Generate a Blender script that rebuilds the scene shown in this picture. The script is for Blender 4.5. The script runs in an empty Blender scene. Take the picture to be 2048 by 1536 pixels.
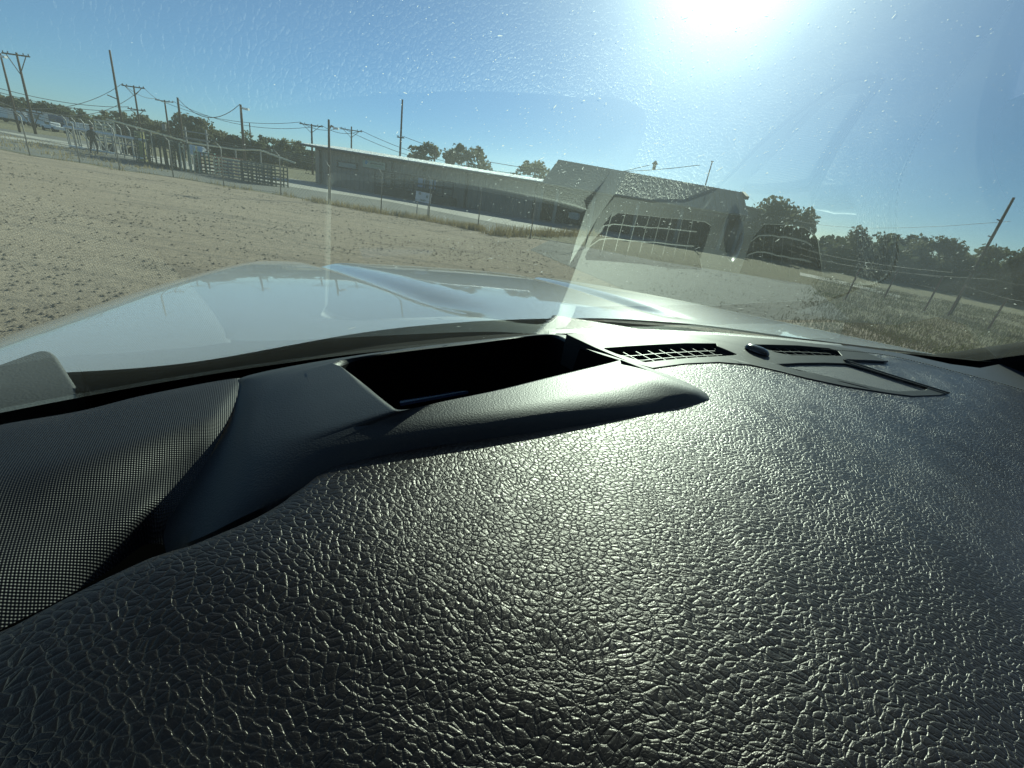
import bpy, bmesh, math, random
import numpy as np
from mathutils import Vector, Matrix
from mathutils.geometry import tessellate_polygon
R = math.radians
random.seed(7); rng = np.random.default_rng(7)
scene = bpy.context.scene
COL = scene.collection

# ------------------------------------------------------------------ camera
CAM_H = 1.65
F_PX = 880.0
PITCH, ROLL = R(22.75), R(9.25)
fwdv = np.array([0, math.cos(PITCH), -math.sin(PITCH)])
_r = np.array([1.0, 0, 0]); _u = np.cross(_r, fwdv)
rv = math.cos(ROLL)*_r + math.sin(ROLL)*_u
uv = -math.sin(ROLL)*_r + math.cos(ROLL)*_u
cam_d = bpy.data.cameras.new('camera'); cam = bpy.data.objects.new('camera', cam_d); COL.objects.link(cam)
cam_d.sensor_width = 36; cam_d.lens = 36*F_PX/2048
cam_d.clip_start = 0.004; cam_d.clip_end = 3000
M = Matrix(((rv[0], uv[0], -fwdv[0], 0), (rv[1], uv[1], -fwdv[1], 0), (rv[2], uv[2], -fwdv[2], CAM_H), (0, 0, 0, 1)))
cam.matrix_world = M
scene.camera = cam

# ------------------------------------------------------------------ light
SUN_AZ, SUN_EL = R(14.8), R(24.6)
world = bpy.data.worlds.new('World'); scene.world = world; world.use_nodes = True
wn = world.node_tree.nodes; wl = world.node_tree.links
sky = wn.new('ShaderNodeTexSky'); sky.sky_type = 'NISHITA'; sky.sun_disc = False
sky.sun_elevation = SUN_EL; sky.sun_rotation = SUN_AZ
sky.air_density = 0.8; sky.dust_density = 0.6; sky.ozone_density = 6.0; sky.altitude = 800
wn['Background'].inputs['Strength'].default_value = 0.055
wl.new(sky.outputs[0], wn['Background'].inputs[0])
sd = bpy.data.lights.new('sun', 'SUN'); sd.energy = 4.6; sd.angle = R(0.53); sd.color = (1, .91, .79)
so = bpy.data.objects.new('sun', sd); COL.objects.link(so)
sdir = Vector((math.sin(SUN_AZ)*math.cos(SUN_EL), math.cos(SUN_AZ)*math.cos(SUN_EL), math.sin(SUN_EL)))
so.rotation_euler = sdir.to_track_quat('Z', 'Y').to_euler(); so.location = (20, 60, 40)
scene.view_settings.view_transform = 'Standard'; scene.view_settings.look = 'None'
scene.view_settings.exposure = 1.05; scene.view_settings.gamma = 1.0
scene.view_settings.use_curve_mapping = False
scene.render.engine = 'CYCLES'
scene.cycles.max_bounces = 8; scene.cycles.transparent_max_bounces = 16
scene.cycles.sample_clamp_indirect = 6
scene.cycles.caustics_reflective = False; scene.cycles.caustics_refractive = False

# ------------------------------------------------------------------ measuring helpers (bearings taken from the camera station)
def ray(x, y): return ((x-1024)*rv - (y-768)*uv)/F_PX + fwdv
def D(x, y, z):
    """point at height z relative to the camera"""
    g = ray(x, y); p = g*(z/g[2]); return np.array([p[0], p[1], z+CAM_H])
def G(x, y): return D(x, y, -CAM_H)
def AY(x, y, Y):
    g = ray(x, y); p = g*(Y/g[1]); return np.array([p[0], p[1], p[2]+CAM_H])
def ONP(x, y, p0, n):
    g = ray(x, y); o = np.array([0, 0, CAM_H]); t = np.dot(np.array(p0)-o, n)/np.dot(g, n); return o+g*t
def sstep(a, b, x):
    t = np.clip((x-a)/(b-a), 0, 1); return t*t*(3-2*t)

# ------------------------------------------------------------------ object helpers
def link(o, parent=None):
    COL.objects.link(o)
    if parent is not None: o.parent = parent
    return o
def meshobj(name, verts, faces, m=None, parent=None, smooth=False, mats=None, fm=None):
    me = bpy.data.meshes.new(name)
    me.from_pydata([tuple(map(float, v)) for v in verts], [], [tuple(map(int, f)) for f in faces])
    if m is not None: me.materials.append(m)
    if mats:
        for q in mats: me.materials.append(q)
    if fm is not None: me.polygons.foreach_set('material_index', np.array(fm, dtype=np.int32))
    if smooth: me.polygons.foreach_set('use_smooth', np.ones(len(me.polygons), dtype=bool))
    me.update()
    return link(bpy.data.objects.new(name, me), parent)
def tag(o, label=None, cat=None, group=None, kind=None):
    if label: o['label'] = label
    if cat: o['category'] = cat
    if group: o['group'] = group
    if kind: o['kind'] = kind
    return o
def thing(name, label, cat, loc=(0, 0, 0), rz=0, group=None):
    o = link(bpy.data.objects.new(name, None)); o.location = tuple(map(float, loc)); o.rotation_euler = (0, 0, rz)
    o.empty_display_size = .2
    return tag(o, label, cat, group)
class MB:
    def __init__(s): s.v = []; s.f = []
    def add(s, v, f):
        n = len(s.v); s.v += [tuple(map(float, q)) for q in v]; s.f += [tuple(i+n for i in q) for q in f]; return s
    def box(s, c, d, rz=0, rx=0, ry=0):
        x, y, z = d[0]/2, d[1]/2, d[2]/2
        Rm = Matrix.Rotation(rz, 3, 'Z') @ Matrix.Rotation(ry, 3, 'Y') @ Matrix.Rotation(rx, 3, 'X')
        vs = [Rm @ Vector((a*x, b*y, e*z)) + Vector(tuple(map(float, c))) for a in (-1, 1) for b in (-1, 1) for e in (-1, 1)]
        return s.add(vs, [(0, 1, 3, 2), (4, 6, 7, 5), (0, 4, 5, 1), (2, 3, 7, 6), (0, 2, 6, 4), (1, 5, 7, 3)])
    def tube(s, pts, r, n=8, cap=True):
        pts = [Vector(tuple(map(float, p))) for p in pts]
        rs = r if hasattr(r, '__len__') else [r]*len(pts)
        rings = []; up = None
        for i, p in enumerate(pts):
            t = (pts[min(i+1, len(pts)-1)]-pts[max(i-1, 0)]).normalized()
            if up is None: up = Vector((0, 0, 1)) if abs(t.z) < .9 else Vector((1, 0, 0))
            a = t.cross(up).normalized(); b = a.cross(t).normalized(); up = b
            rings.append([p + a*rs[i]*math.cos(2*math.pi*k/n) + b*rs[i]*math.sin(2*math.pi*k/n) for k in range(n)])
        v = [q for rg in rings for q in rg]; f = []
        for i in range(len(pts)-1):
            for k in range(n):
                f.append((i*n+k, i*n+(k+1) % n, (i+1)*n+(k+1) % n, (i+1)*n+k))
        if cap: f.append(tuple(range(n))[::-1]); f.append(tuple((len(pts)-1)*n+k for k in range(n)))
        return s.add(v, f)
    def beam(s, a, b, w, h=None):
        """square bar from a to b"""
        h = h or w
        a = Vector(tuple(map(float, a))); b = Vector(tuple(map(float, b))); t = (b-a).normalized()
        up = Vector((0, 0, 1)) if abs(t.z) < .95 else Vector((1, 0, 0))
        x = t.cross(up).normalized()*w/2; y = x.cross(t).normalized()*h/2
        vs = [p+i*x+j*y for p in (a, b) for (i, j) in ((-1, -1), (1, -1), (1, 1), (-1, 1))]
        return s.add(vs, [(3, 2, 1, 0), (4, 5, 6, 7), (0, 1, 5, 4), (1, 2, 6, 5), (2, 3, 7, 6), (3, 0, 4, 7)])
    def build(s, name, m, parent=None, smooth=False): return meshobj(name, s.v, s.f, m, parent, smooth)
def bevel(o, w, seg=2, ang=35):
    b = o.modifiers.new('bevel', 'BEVEL'); b.width = w; b.segments = seg; b.limit_method = 'ANGLE'; b.angle_limit = R(ang)
    b.harden_normals = True
    for p in o.data.polygons: p.use_smooth = True
    o.data.set_sharp_from_angle(angle=R(40)) if hasattr(o.data, 'set_sharp_from_angle') else None
    return o
def plate(name, outer, holes, z, th, m, parent=None, wall=True):
    """flat plate with holes; outer/holes lists of xy, top at z, thickness th downwards"""
    loops = [outer]+holes
    co = [[Vector((p[0], p[1], 0)) for p in lp] for lp in loops]
    tris = tessellate_polygon(co)
    flat = [p for lp in loops for p in lp]; n = len(flat)
    v = [(p[0], p[1], z if len(p) < 3 else p[2]) for p in flat]; v += [(a, b, c-th) for a, b, c in v]
    f = []
    for t in tris:
        a, b, c = [Vector(v[i]) for i in t]
        if (b-a).cross(c-a).z < 0: t = t[::-1]
        f.append(tuple(t)); f.append(tuple(i+n for i in t[::-1]))
    k = 0
    for lp in loops:
        L = len(lp)
        for i in range(L):
            a, b = k+i, k+(i+1) % L; f.append((a, b, b+n, a+n))
        k += L
    o = meshobj(name, v, f, m, parent)
    bm = bmesh.new(); bm.from_mesh(o.data); bmesh.ops.recalc_face_normals(bm, faces=bm.faces); bm.to_mesh(o.data); bm.free()
    return o
def splate(name, outer, holes, zf, th, m, parent=None, cuts=3):
    """plate that follows the height function zf(x, y)"""
    loops = [[np.array(p[:2]) for p in lp] for lp in [outer]+holes]
    dl_ = []
    for lp in loops:
        q = []
        for a, b in zip(lp, lp[1:]+lp[:1]):
            n = max(1, int(np.linalg.norm(b-a)/.02)); q += [a+(b-a)*i/n for i in range(n)]
        dl_.append(q)
    o = plate(name, dl_, [], 0, th, m, parent) if False else plate(name, dl_[0], dl_[1:], 0, th, m, parent)
    bm = bmesh.new(); bm.from_mesh(o.data)
    for _ in range(2):
        es = [e for e in bm.edges if e.calc_length() > .03 and abs(e.verts[0].co.z-e.verts[1].co.z) < 1e-6 and not e.is_boundary and all(abs(f.normal.z) > .9 for f in e.link_faces)]
        if not es: break
        bmesh.ops.subdivide_edges(bm, edges=es, cuts=1, use_grid_fill=False); bmesh.ops.triangulate(bm, faces=[f for f in bm.faces if len(f.verts) > 4])
    for v in bm.verts: v.co.z += CAM_H+float(zf(v.co.x, v.co.y))
    bm.to_mesh(o.data); bm.free(); return o
def gridmesh(name, P, m, parent=None, smooth=True, flip=False):
    """P: (rows, cols, 3) array"""
    a, b = P.shape[:2]; v = P.reshape(-1, 3)
    idx = np.arange(a*b).reshape(a, b)
    q = np.stack([idx[:-1, :-1], idx[:-1, 1:], idx[1:, 1:], idx[1:, :-1]], -1).reshape(-1, 4)
    if flip: q = q[:, ::-1]
    me = bpy.data.meshes.new(name)
    me.vertices.add(len(v)); me.vertices.foreach_set('co', v.astype(np.float32).ravel())
    me.loops.add(len(q)*4); me.loops.foreach_set('vertex_index', q.astype(np.int32).ravel())
    me.polygons.add(len(q)); me.polygons.foreach_set('loop_start', np.arange(0, len(q)*4, 4, dtype=np.int32))
    if smooth: me.polygons.foreach_set('use_smooth', np.ones(len(q), dtype=bool))
    if m: me.materials.append(m)
    me.update(calc_edges=True); me.validate()
    return link(bpy.data.objects.new(name, me), parent)
def polymesh(name, v, q, m, parent=None, smooth=False):
    """many equal-sized faces from numpy arrays"""
    me = bpy.data.meshes.new(name); k = q.shape[1]
    me.vertices.add(len(v)); me.vertices.foreach_set('co', v.astype(np.float32).ravel())
    me.loops.add(len(q)*k); me.loops.foreach_set('vertex_index', q.astype(np.int32).ravel())
    me.polygons.add(len(q)); me.polygons.foreach_set('loop_start', np.arange(0, len(q)*k, k, dtype=np.int32))
    if smooth: me.polygons.foreach_set('use_smooth', np.ones(len(q), dtype=bool))
    if m: me.materials.append(m)
    me.update(calc_edges=True)
    return link(bpy.data.objects.new(name, me), parent)
def catmull(pts, sub, closed=False):
    pts = [np.array(p, float) for p in pts]; n = len(pts); out = []
    for i in range(n if closed else n-1):
        p0 = pts[(i-1) % n] if closed or i > 0 else pts[0]; p1 = pts[i]; p2 = pts[(i+1) % n]
        p3 = pts[(i+2) % n] if closed or i+2 < n else pts[-1]
        for k in range(sub):
            t = k/sub
            out.append(.5*((2*p1)+(-p0+p2)*t+(2*p0-5*p1+4*p2-p3)*t*t+(-p0+3*p1-3*p2+p3)*t**3))
    if not closed: out.append(pts[-1])
    return np.array(out)
def lin(pts, sub, closed=True):
    pts = [np.array(p, float) for p in pts]; n = len(pts); out = []
    for i in range(n if closed else n-1):
        for k in range(sub): out.append(pts[i]+(pts[(i+1) % n]-pts[i])*k/sub)
    if not closed: out.append(pts[-1])
    return np.array(out)

# ------------------------------------------------------------------ materials
class NT:
    def __init__(s, name):
        s.m = bpy.data.materials.new(name); s.m.use_nodes = True; s.n = s.m.node_tree.nodes; s.l = s.m.node_tree.links
        s.b = s.n['Principled BSDF']; s.out = s.n['Material Output']
    def node(s, t, **k):
        q = s.n.new(t)
        for a, b in k.items(): setattr(q, a, b)
        return q
    def set(s, nd, key, val):
        if isinstance(val, (int, float, tuple, list)): nd.inputs[key].default_value = val
        else: s.l.new(val, nd.inputs[key])
    def pos(s): return s.node('ShaderNodeTexCoord').outputs['Object']
    def mapping(s, vec, scale=(1, 1, 1), rot=(0, 0, 0), loc=(0, 0, 0)):
        q = s.node('ShaderNodeMapping'); s.l.new(vec, q.inputs[0]); q.inputs['Scale'].default_value = scale
        q.inputs['Rotation'].default_value = rot; q.inputs['Location'].default_value = loc; return q.outputs[0]
    def noise(s, vec, scale, detail=3, rough=.55, out='Fac'):
        q = s.node('ShaderNodeTexNoise'); s.l.new(vec, q.inputs['Vector'])
        q.inputs['Scale'].default_value = scale; q.inputs['Detail'].default_value = detail; q.inputs['Roughness'].default_value = rough
        return q.outputs[out]
    def vor(s, vec, scale, feature='F1', out='Distance', rnd=1.0):
        q = s.node('ShaderNodeTexVoronoi'); q.feature = feature; s.l.new(vec, q.inputs['Vector'])
        q.inputs['Scale'].default_value = scale; q.inputs['Randomness'].default_value = rnd; return q.outputs[out]
    def math(s, op, a, b=0.0, c=None):
        q = s.node('ShaderNodeMath'); q.operation = op; s.set(q, 0, a); s.set(q, 1, b)
        if c is not None: s.set(q, 2, c)
        return q.outputs[0]
    def vmath(s, op, a, b):
        q = s.node('ShaderNodeVectorMath'); q.operation = op; s.set(q, 0, a)
        if op == 'SCALE': s.set(q, 'Scale', b)
        else: s.set(q, 1, b)
        return q.outputs[0]
    def ramp(s, fac, stops, interp='LINEAR'):
        q = s.node('ShaderNodeValToRGB'); s.l.new(fac, q.inputs[0]); e = q.color_ramp.elements; q.color_ramp.interpolation = interp
        while len(e) < len(stops): e.new(.5)
        for i, (p, c) in enumerate(stops): e[i].position = p; e[i].color = (*c, 1) if len(c) == 3 else c
        return q.outputs[0]
    def mix(s, fac, a, b):
        q = s.node('ShaderNodeMix'); q.data_type = 'RGBA'; s.set(q, 0, fac)
        for i, v in ((6, a), (7, b)):
            if isinstance(v, tuple): q.inputs[i].default_value = (*v, 1) if len(v) == 3 else v
            else: s.l.new(v, q.inputs[i])
        return q.outputs[2]
    def bump(s, h, dist, strength=1.0, nrm=None):
        q = s.node('ShaderNodeBump'); s.l.new(h, q.inputs['Height']); q.inputs['Distance'].default_value = dist; q.inputs['Strength'].default_value = strength
        if nrm is not None: s.l.new(nrm, q.inputs['Normal'])
        return q.outputs[0]
    def P(s, col=None, rough=None, metal=None, spec=None, normal=None, coat=None, coat_rough=None):
        if col is not None: s.set(s.b, 'Base Color', (*col, 1) if isinstance(col, tuple) and len(col) == 3 else col)
        if rough is not None: s.set(s.b, 'Roughness', rough)
        if metal is not None: s.set(s.b, 'Metallic', metal)
        if spec is not None: s.set(s.b, 'Specular IOR Level', spec)
        if coat is not None: s.set(s.b, 'Coat Weight', coat)
        if coat_rough is not None: s.set(s.b, 'Coat Roughness', coat_rough)
        if normal is not None: s.l.new(normal, s.b.inputs['Normal'])
        return s.m
def simple(name, col, rough=.6, metal=0.0, spec=.5, var=.12, vs=3.0, bump=0.0, bs=40):
    t = NT(name); p = t.pos(); n = t.noise(p, vs, 4)
    c = t.mix(n, tuple(x*(1-var) for x in col), tuple(min(1, x*(1+var)) for x in col))
    nr = t.bump(t.noise(p, bs, 3), bump) if bump else None
    return t.P(c, rough, metal, spec, nr)

MT = {}
# dashboard leather grain
t = NT('grained_leather'); p = t.pos()
warp = t.noise(p, 9, 2, .5, 'Color'); warp = t.vmath('SUBTRACT', warp, (.5, .5, .5)); warp = t.vmath('SCALE', warp, .035)
w2 = t.noise(p, 60, 2, .5, 'Color'); w2 = t.vmath('SUBTRACT', w2, (.5, .5, .5)); w2 = t.vmath('SCALE', w2, .006)
q = t.vmath('ADD', t.vmath('ADD', p, warp), w2)
qa = t.mapping(q, (1.0, 1.28, 1.0), (0, 0, R(35)))
e1 = t.vor(qa, 340, 'DISTANCE_TO_EDGE', 'Distance', 1.0)
e2 = t.vor(qa, 900, 'DISTANCE_TO_EDGE', 'Distance', 1.0)
e3 = t.vor(t.mapping(q, (1.0, 2.2, 1.0), (0, 0, R(-28))), 150, 'DISTANCE_TO_EDGE', 'Distance', 1.0)
h1 = t.ramp(e1, [(0, (0, 0, 0)), (.05, (.42,)*3), (.14, (.74,)*3), (.28, (.93,)*3), (.5, (1,)*3)], 'B_SPLINE')
h2 = t.ramp(e2, [(0, (0, 0, 0)), (.12, (1,)*3)])
h3 = t.ramp(e3, [(0, (0, 0, 0)), (.05, (1,)*3)])
fine = t.noise(p, 2200, 3, .6)
h = t.math('ADD', t.math('ADD', t.math('MULTIPLY', h1, .75), t.math('MULTIPLY', h2, .10)), t.math('ADD', t.math('MULTIPLY', h3, .12), t.math('MULTIPLY', fine, .05)))
nr = t.bump(h, .00036, 1.0)
t.b.inputs['Specular Tint'].default_value = (1.0, .90, .83, 1)
MT['leather'] = t.P((.0075, .0054, .0045), .375, 0, .44, nr)
def plastic(name, col, rough, scale, dist, spec=.5):
    t = NT(name); p = t.pos(); e = t.vor(p, scale, 'F1'); n = t.noise(p, scale*.7, 2)
    h = t.math('ADD', t.math('MULTIPLY', e, .7), t.math('MULTIPLY', n, .5)); return t.P(col, rough, 0, spec, t.bump(h, dist))
MT['pebble'] = plastic('pebbled_plastic', (.016, .017, .019), .50, 1100, .00013, .25)
MT['trim'] = plastic('satin_trim_plastic', (.022, .023, .023), .54, 1600, .00005, .15)
MT['apron'] = plastic('grained_apron_plastic', (.03, .03, .03), .5, 700, .0003)
MT['sidepanel'] = plastic('dark_side_plastic', (.016, .018, .024), .5, 900, .0001)
MT['black'] = plastic('matt_black_plastic', (.005, .005, .0055), .95, 700, .00002, .04)
MT['void'] = simple('gap_shade_black', (.0012, .0012, .0012), 1.0, 0, .0, .1)  # shade of the dash gaps put into a near-black colour
MT['bead'] = plastic('satin_rim_plastic', (.03, .031, .032), .6, 900, .0003, .8)
MT['slat'] = plastic('vent_slat_plastic', (.028, .028, .028), .5, 1500, .00004, .3)
MT['sensor'] = simple('dark_sensor_dome', (.02, .02, .022), .25, 0, .5, .1, 300)
t = NT('woven_cover'); p = t.mapping(t.pos(), (1, 1, 1), (0, 0, R(12)))
sx = t.node('ShaderNodeSeparateXYZ'); t.l.new(p, sx.inputs[0])
K = 2*math.pi/.00125
a = t.math('SINE', t.math('MULTIPLY', sx.outputs[0], K)); b = t.math('SINE', t.math('MULTIPLY', sx.outputs[1], K))
d = t.math('MULTIPLY', a, b); d01 = t.math('ADD', t.math('MULTIPLY', d, .5), .5)
mask = t.ramp(d01, [(.45, (0, 0, 0)), (.85, (1, 1, 1))])
MT['weave'] = t.P(t.mix(mask, (.005, .005, .006), (.024, .021, .025)), .5, 0, .28, t.bump(d01, .0003))
t = NT('perforated_grille'); p = t.mapping(t.pos(), (1, 1, 1), (0, 0, R(58)))
sx = t.node('ShaderNodeSeparateXYZ'); t.l.new(p, sx.inputs[0]); K = 2*math.pi/.0028
a = t.math('SINE', t.math('MULTIPLY', sx.outputs[0], K)); b = t.math('SINE', t.math('MULTIPLY', sx.outputs[1], K))
d01 = t.math('ADD', t.math('MULTIPLY', t.math('MULTIPLY', a, b), .5), .5)
mask = t.ramp(d01, [(.5, (1, 1, 1)), (.72, (0, 0, 0))])
MT['grille'] = t.P(t.mix(mask, (.003, .003, .003), (.05, .052, .055)), .5, 0, .5, t.bump(mask, .0006))
# car paint, glass
t = NT('white_car_paint'); p = t.pos()
MT['paint'] = t.P(t.mix(t.noise(p, 30, 3), (.76, .77, .765), (.80, .805, .80)), .32, 0, .5, None, 1.0, .02)
MT['black_gloss'] = simple('gloss_black', (.008, .008, .009), .12, 0, .5, .05)
MT['cowl'] = plastic('cowl_plastic', (.010, .010, .011), .85, 600, .0002, .1)
MT['cowl_grey'] = plastic('grey_cowl_plastic', (.13, .135, .135), .6, 500, .0004)
t = NT('windshield_glass'); t.n.remove(t.b)
fr = t.node('ShaderNodeFresnel'); fr.inputs['IOR'].default_value = 1.52
R2 = t.math('DIVIDE', t.math('MULTIPLY', fr.outputs[0], 2.0), t.math('ADD', fr.outputs[0], 1.0))
tr = t.node('ShaderNodeBsdfTransparent'); tr.inputs[0].default_value = (.70, .92, .84, 1)
gl = t.node('ShaderNodeBsdfGlossy'); gl.inputs['Roughness'].default_value = 0.0; gl.inputs['Color'].default_value = (.93, 1, .97, 1)
mx = t.node('ShaderNodeMixShader'); t.l.new(R2, mx.inputs[0]); t.l.new(tr.outputs[0], mx.inputs[1]); t.l.new(gl.outputs[0], mx.inputs[2])
t.l.new(mx.outputs[0], t.out.inputs[0]); MT['glass'] = t.m
# road film on the outside of the glass: scatters sunlight forwards
t = NT('dusty_outer_glass'); t.n.remove(t.b); p = t.pos()
tr = t.node('ShaderNodeBsdfTransparent'); tr.inputs[0].default_value = (1, 1, 1, 1)
rf = t.node('ShaderNodeBsdfRefraction'); rf.inputs['IOR'].default_value = 1.12; rf.inputs['Roughness'].default_value = .85; rf.distribution = 'GGX'
tl = t.node('ShaderNodeBsdfTranslucent'); tl.inputs[0].default_value = (.8, .8, .78, 1)
dn = t.ramp(t.noise(t.mapping(p, (1, 1, 1)), 14, 5, .65), [(.3, (.7,)*3), (.7, (1,)*3)])
sz_ = t.node('ShaderNodeSeparateXYZ'); t.l.new(p, sz_.inputs[0]); mr = t.node('ShaderNodeMapRange'); t.l.new(sz_.outputs[2], mr.inputs[0])
for k_, v_ in ((1, CAM_H-.16), (2, CAM_H+.0), (3, .25), (4, 1.0)): mr.inputs[k_].default_value = v_
dn = t.math('MULTIPLY', dn, mr.outputs[0])  # veil graded by height: film thinned low down to keep the cowl dark
rf2 = t.node('ShaderNodeBsdfRefraction'); rf2.inputs['IOR'].default_value = 1.22; rf2.inputs['Roughness'].default_value = 1.0; rf2.distribution = 'GGX'
m0 = t.node('ShaderNodeMixShader'); t.l.new(t.math('MULTIPLY', dn, .028), m0.inputs[0]); t.l.new(tr.outputs[0], m0.inputs[1]); t.l.new(rf2.outputs[0], m0.inputs[2])
m1 = t.node('ShaderNodeMixShader'); t.l.new(t.math('MULTIPLY', dn, .008), m1.inputs[0]); t.l.new(m0.outputs[0], m1.inputs[1]); t.l.new(rf.outputs[0], m1.inputs[2])
m2 = t.node('ShaderNodeMixShader'); t.l.new(t.math('MULTIPLY', dn, .085), m2.inputs[0]); t.l.new(m1.outputs[0], m2.inputs[1]); t.l.new(tl.outputs[0], m2.inputs[2])
t.l.new(m2.outputs[0], t.out.inputs[0]); MT['film'] = t.m
t = NT('dust_speck'); t.n.remove(t.b)
tl = t.node('ShaderNodeBsdfTranslucent'); tl.inputs[0].default_value = (.8, .8, .76, 1)
t.l.new(tl.outputs[0], t.out.inputs[0]); MT['speck'] = t.m

# outdoor materials
t = NT('dirt_lot'); p = t.pos()
n1 = t.noise(p, .35, 4); n2 = t.noise(p, 7, 5, .65); n3 = t.noise(p, 34, 4, .7)
st = t.noise(t.mapping(p, (.12, 1.4, 1), (0, 0, R(12))), 1.6, 4, .6)
c = t.mix(n1, (.335, .262, .192), (.43, .345, .262)); c = t.mix(t.ramp(n2, [(.34, (0, 0, 0)), (.56, (1, 1, 1))]), t.mix(.6, c, (.19, .15, .115)), c)
c = t.mix(t.ramp(n3, [(.35, (1, 1, 1)), (.46, (0, 0, 0))]), c, (.15, .115, .09))
c = t.mix(t.math('MULTIPLY', t.ramp(st, [(.50, (0, 0, 0)), (.66, (1, 1, 1))]), .6), c, (.19, .155, .125))
h = t.math('ADD', t.math('MULTIPLY', n2, .5), t.math('ADD', t.math('MULTIPLY', n3, .5), t.math('MULTIPLY', st, .6)))
MT['dirt'] = t.P(c, .95, 0, .15, t.bump(h, .028))
t = NT('dry_grassland'); p = t.pos(); n1 = t.noise(p, .12, 5); n2 = t.noise(p, 2.2, 5, .7)
c = t.mix(n1, (.21, .185, .125), (.15, .145, .085)); c = t.mix(t.ramp(n2, [(.4, (0, 0, 0)), (.65, (1, 1, 1))]), c, (.235, .20, .13))
MT['grassland'] = t.P(c, .95, 0, .1, t.bump(n2, .15))
t = NT('gravel_road'); p = t.pos(); n1 = t.noise(p, .5, 4); n2 = t.noise(p, 12, 4, .7)
c = t.mix(n1, (.15, .145, .13), (.21, .20, .18)); c = t.mix(n2, t.mix(.4, c, (.12, .115, .11)), c)
MT['gravel'] = t.P(c, .9, 0, .2, t.bump(n2, .03))
t = NT('asphalt'); p = t.pos(); n1 = t.noise(p, .4, 4); n2 = t.noise(p, 30, 3, .7)
MT['asphalt'] = t.P(t.mix(n1, (.10, .105, .105), (.16, .16, .155)), .85, 0, .3, t.bump(n2, .01))
t = NT('concrete_apron'); p = t.pos(); n1 = t.noise(p, .6, 5, .6)
MT['concrete'] = t.P(t.mix(n1, (.34, .315, .275), (.42, .395, .35)), .85, 0, .25)
MT['soil'] = simple('dark_soil', (.07, .058, .045), .95, 0, .1, .3, 30)
def foliage(name, ca, cb, trans=.35):
    t = NT(name); p = t.pos(); oi = t.node('ShaderNodeObjectInfo')
    n = t.noise(p, .8, 3); c = t.mix(n, ca, cb)
    hs = t.node('ShaderNodeHueSaturation'); t.l.new(c, hs.inputs['Color'])
    t.l.new(t.math('ADD', t.math('MULTIPLY', oi.outputs['Random'], .5), .75), hs.inputs['Value'])
    t.P(hs.outputs[0], .7, 0, .2)
    tl = t.node('ShaderNodeBsdfTranslucent'); t.l.new(hs.outputs[0], tl.inputs[0])
    mx = t.node('ShaderNodeMixShader'); mx.inputs[0].default_value = trans
    t.l.new(t.b.outputs[0], mx.inputs[1]); t.l.new(tl.outputs[0], mx.inputs[2]); t.l.new(mx.outputs[0], t.out.inputs[0]); return t.m
MT['leaf_dark'] = foliage('dark_green_leaves', (.065, .075, .04), (.10, .105, .06), .42)
MT['leaf_olive'] = foliage('olive_leaves', (.105, .105, .06), (.15, .145, .085), .42)
MT['leaf_pale'] = foliage('pale_grey_green_leaves', (.12, .125, .07), (.18, .17, .10))
MT['straw'] = foliage('dry_grass_blades', (.26, .20, .10), (.34, .27, .15), .3)
MT['greengrass'] = foliage('green_grass_blades', (.085, .095, .04), (.13, .125, .055), .3)
MT['meadow'] = foliage('faded_meadow_blades', (.12, .105, .065), (.165, .145, .095), .2)
MT['bark'] = simple('bark', (.10, .08, .06), .9, 0, .1, .3, 6)
MT['wood_pole'] = simple('weathered_pole_wood', (.085, .06, .045), .9, 0, .15, .3, 5)
MT['pale_pole'] = simple('pale_pole_wood', (.22, .18, .13), .9, 0, .15, .2, 5)
MT['galv'] = simple('galvanised_steel', (.24, .24, .23), .55, .4, .5, .15, 4)
MT['wire'] = simple('wire', (.05, .05, .055), .7, 0, .2, .1)
MT['tan_wall'] = simple('tan_ribbed_metal', (.285, .235, .19), .6, 0, .25, .06, .6)
MT['tan_roof2'] = simple('tan_sheet_metal', (.27, .245, .205), .55, 0, .3, .06, .5)
MT['white_roof'] = simple('white_metal_roof', (.80, .80, .78), .34, 0.0, .8, .04, .5)
MT['dark_trim'] = simple('dark_brown_trim', (.055, .045, .038), .6, 0, .3, .1)
MT['white_paint'] = simple('white_painted_metal', (.78, .78, .76), .45, 0, .5, .06, 1.5)
MT['white_gloss'] = simple('glossy_white_pipe', (.8, .8, .78), .22, 0, .8, .03)
MT['clod'] = simple('dark_clod', (.17, .135, .105), .95, 0, .1, .3, 20)
MT['thread'] = simple('dark_thread', (.035, .033, .03), .7, 0, .2, .1)
MT['cream'] = simple('cream_painted_metal', (.62, .58, .42), .5, 0, .4, .08, 2)
MT['blue_grey'] = simple('blue_grey_panel', (.13, .15, .22), .5, 0, .4, .1)
MT['glass_dark'] = simple('dark_window_glass', (.02, .024, .03), .08, 0, .7, .1)
MT['pane'] = simple('pale_window_pane', (.42, .50, .62), .25, 0, .5, .15, 4)
MT['poster'] = simple('grey_board', (.30, .33, .31), .6, 0, .3, .35, 3)
MT['sign_face'] = simple('pale_green_sign_face', (.36, .40, .30), .5, 0, .4, .06)
MT['sign_blue'] = simple('sign_blue', (.02, .22, .38), .5, 0, .4, .1)
MT['sign_dark'] = simple('sign_dark_lettering', (.03, .04, .04), .6, 0, .3, .1)
MT['sign_green'] = simple('sign_green_line', (.12, .30, .12), .6, 0, .3, .1)
MT['green_steel'] = simple('dark_green_steel', (.035, .06, .045), .45, .1, .5, .2, 3)
MT['teal_steel'] = simple('teal_steel', (.08, .20, .18), .5, .1, .5, .2, 3)
MT['rust_steel'] = simple('rusty_red_steel', (.14, .06, .045), .7, .1, .3, .3, 3)
MT['grey_steel'] = simple('grey_steel', (.20, .20, .20), .5, .3, .5, .2, 3)
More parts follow.
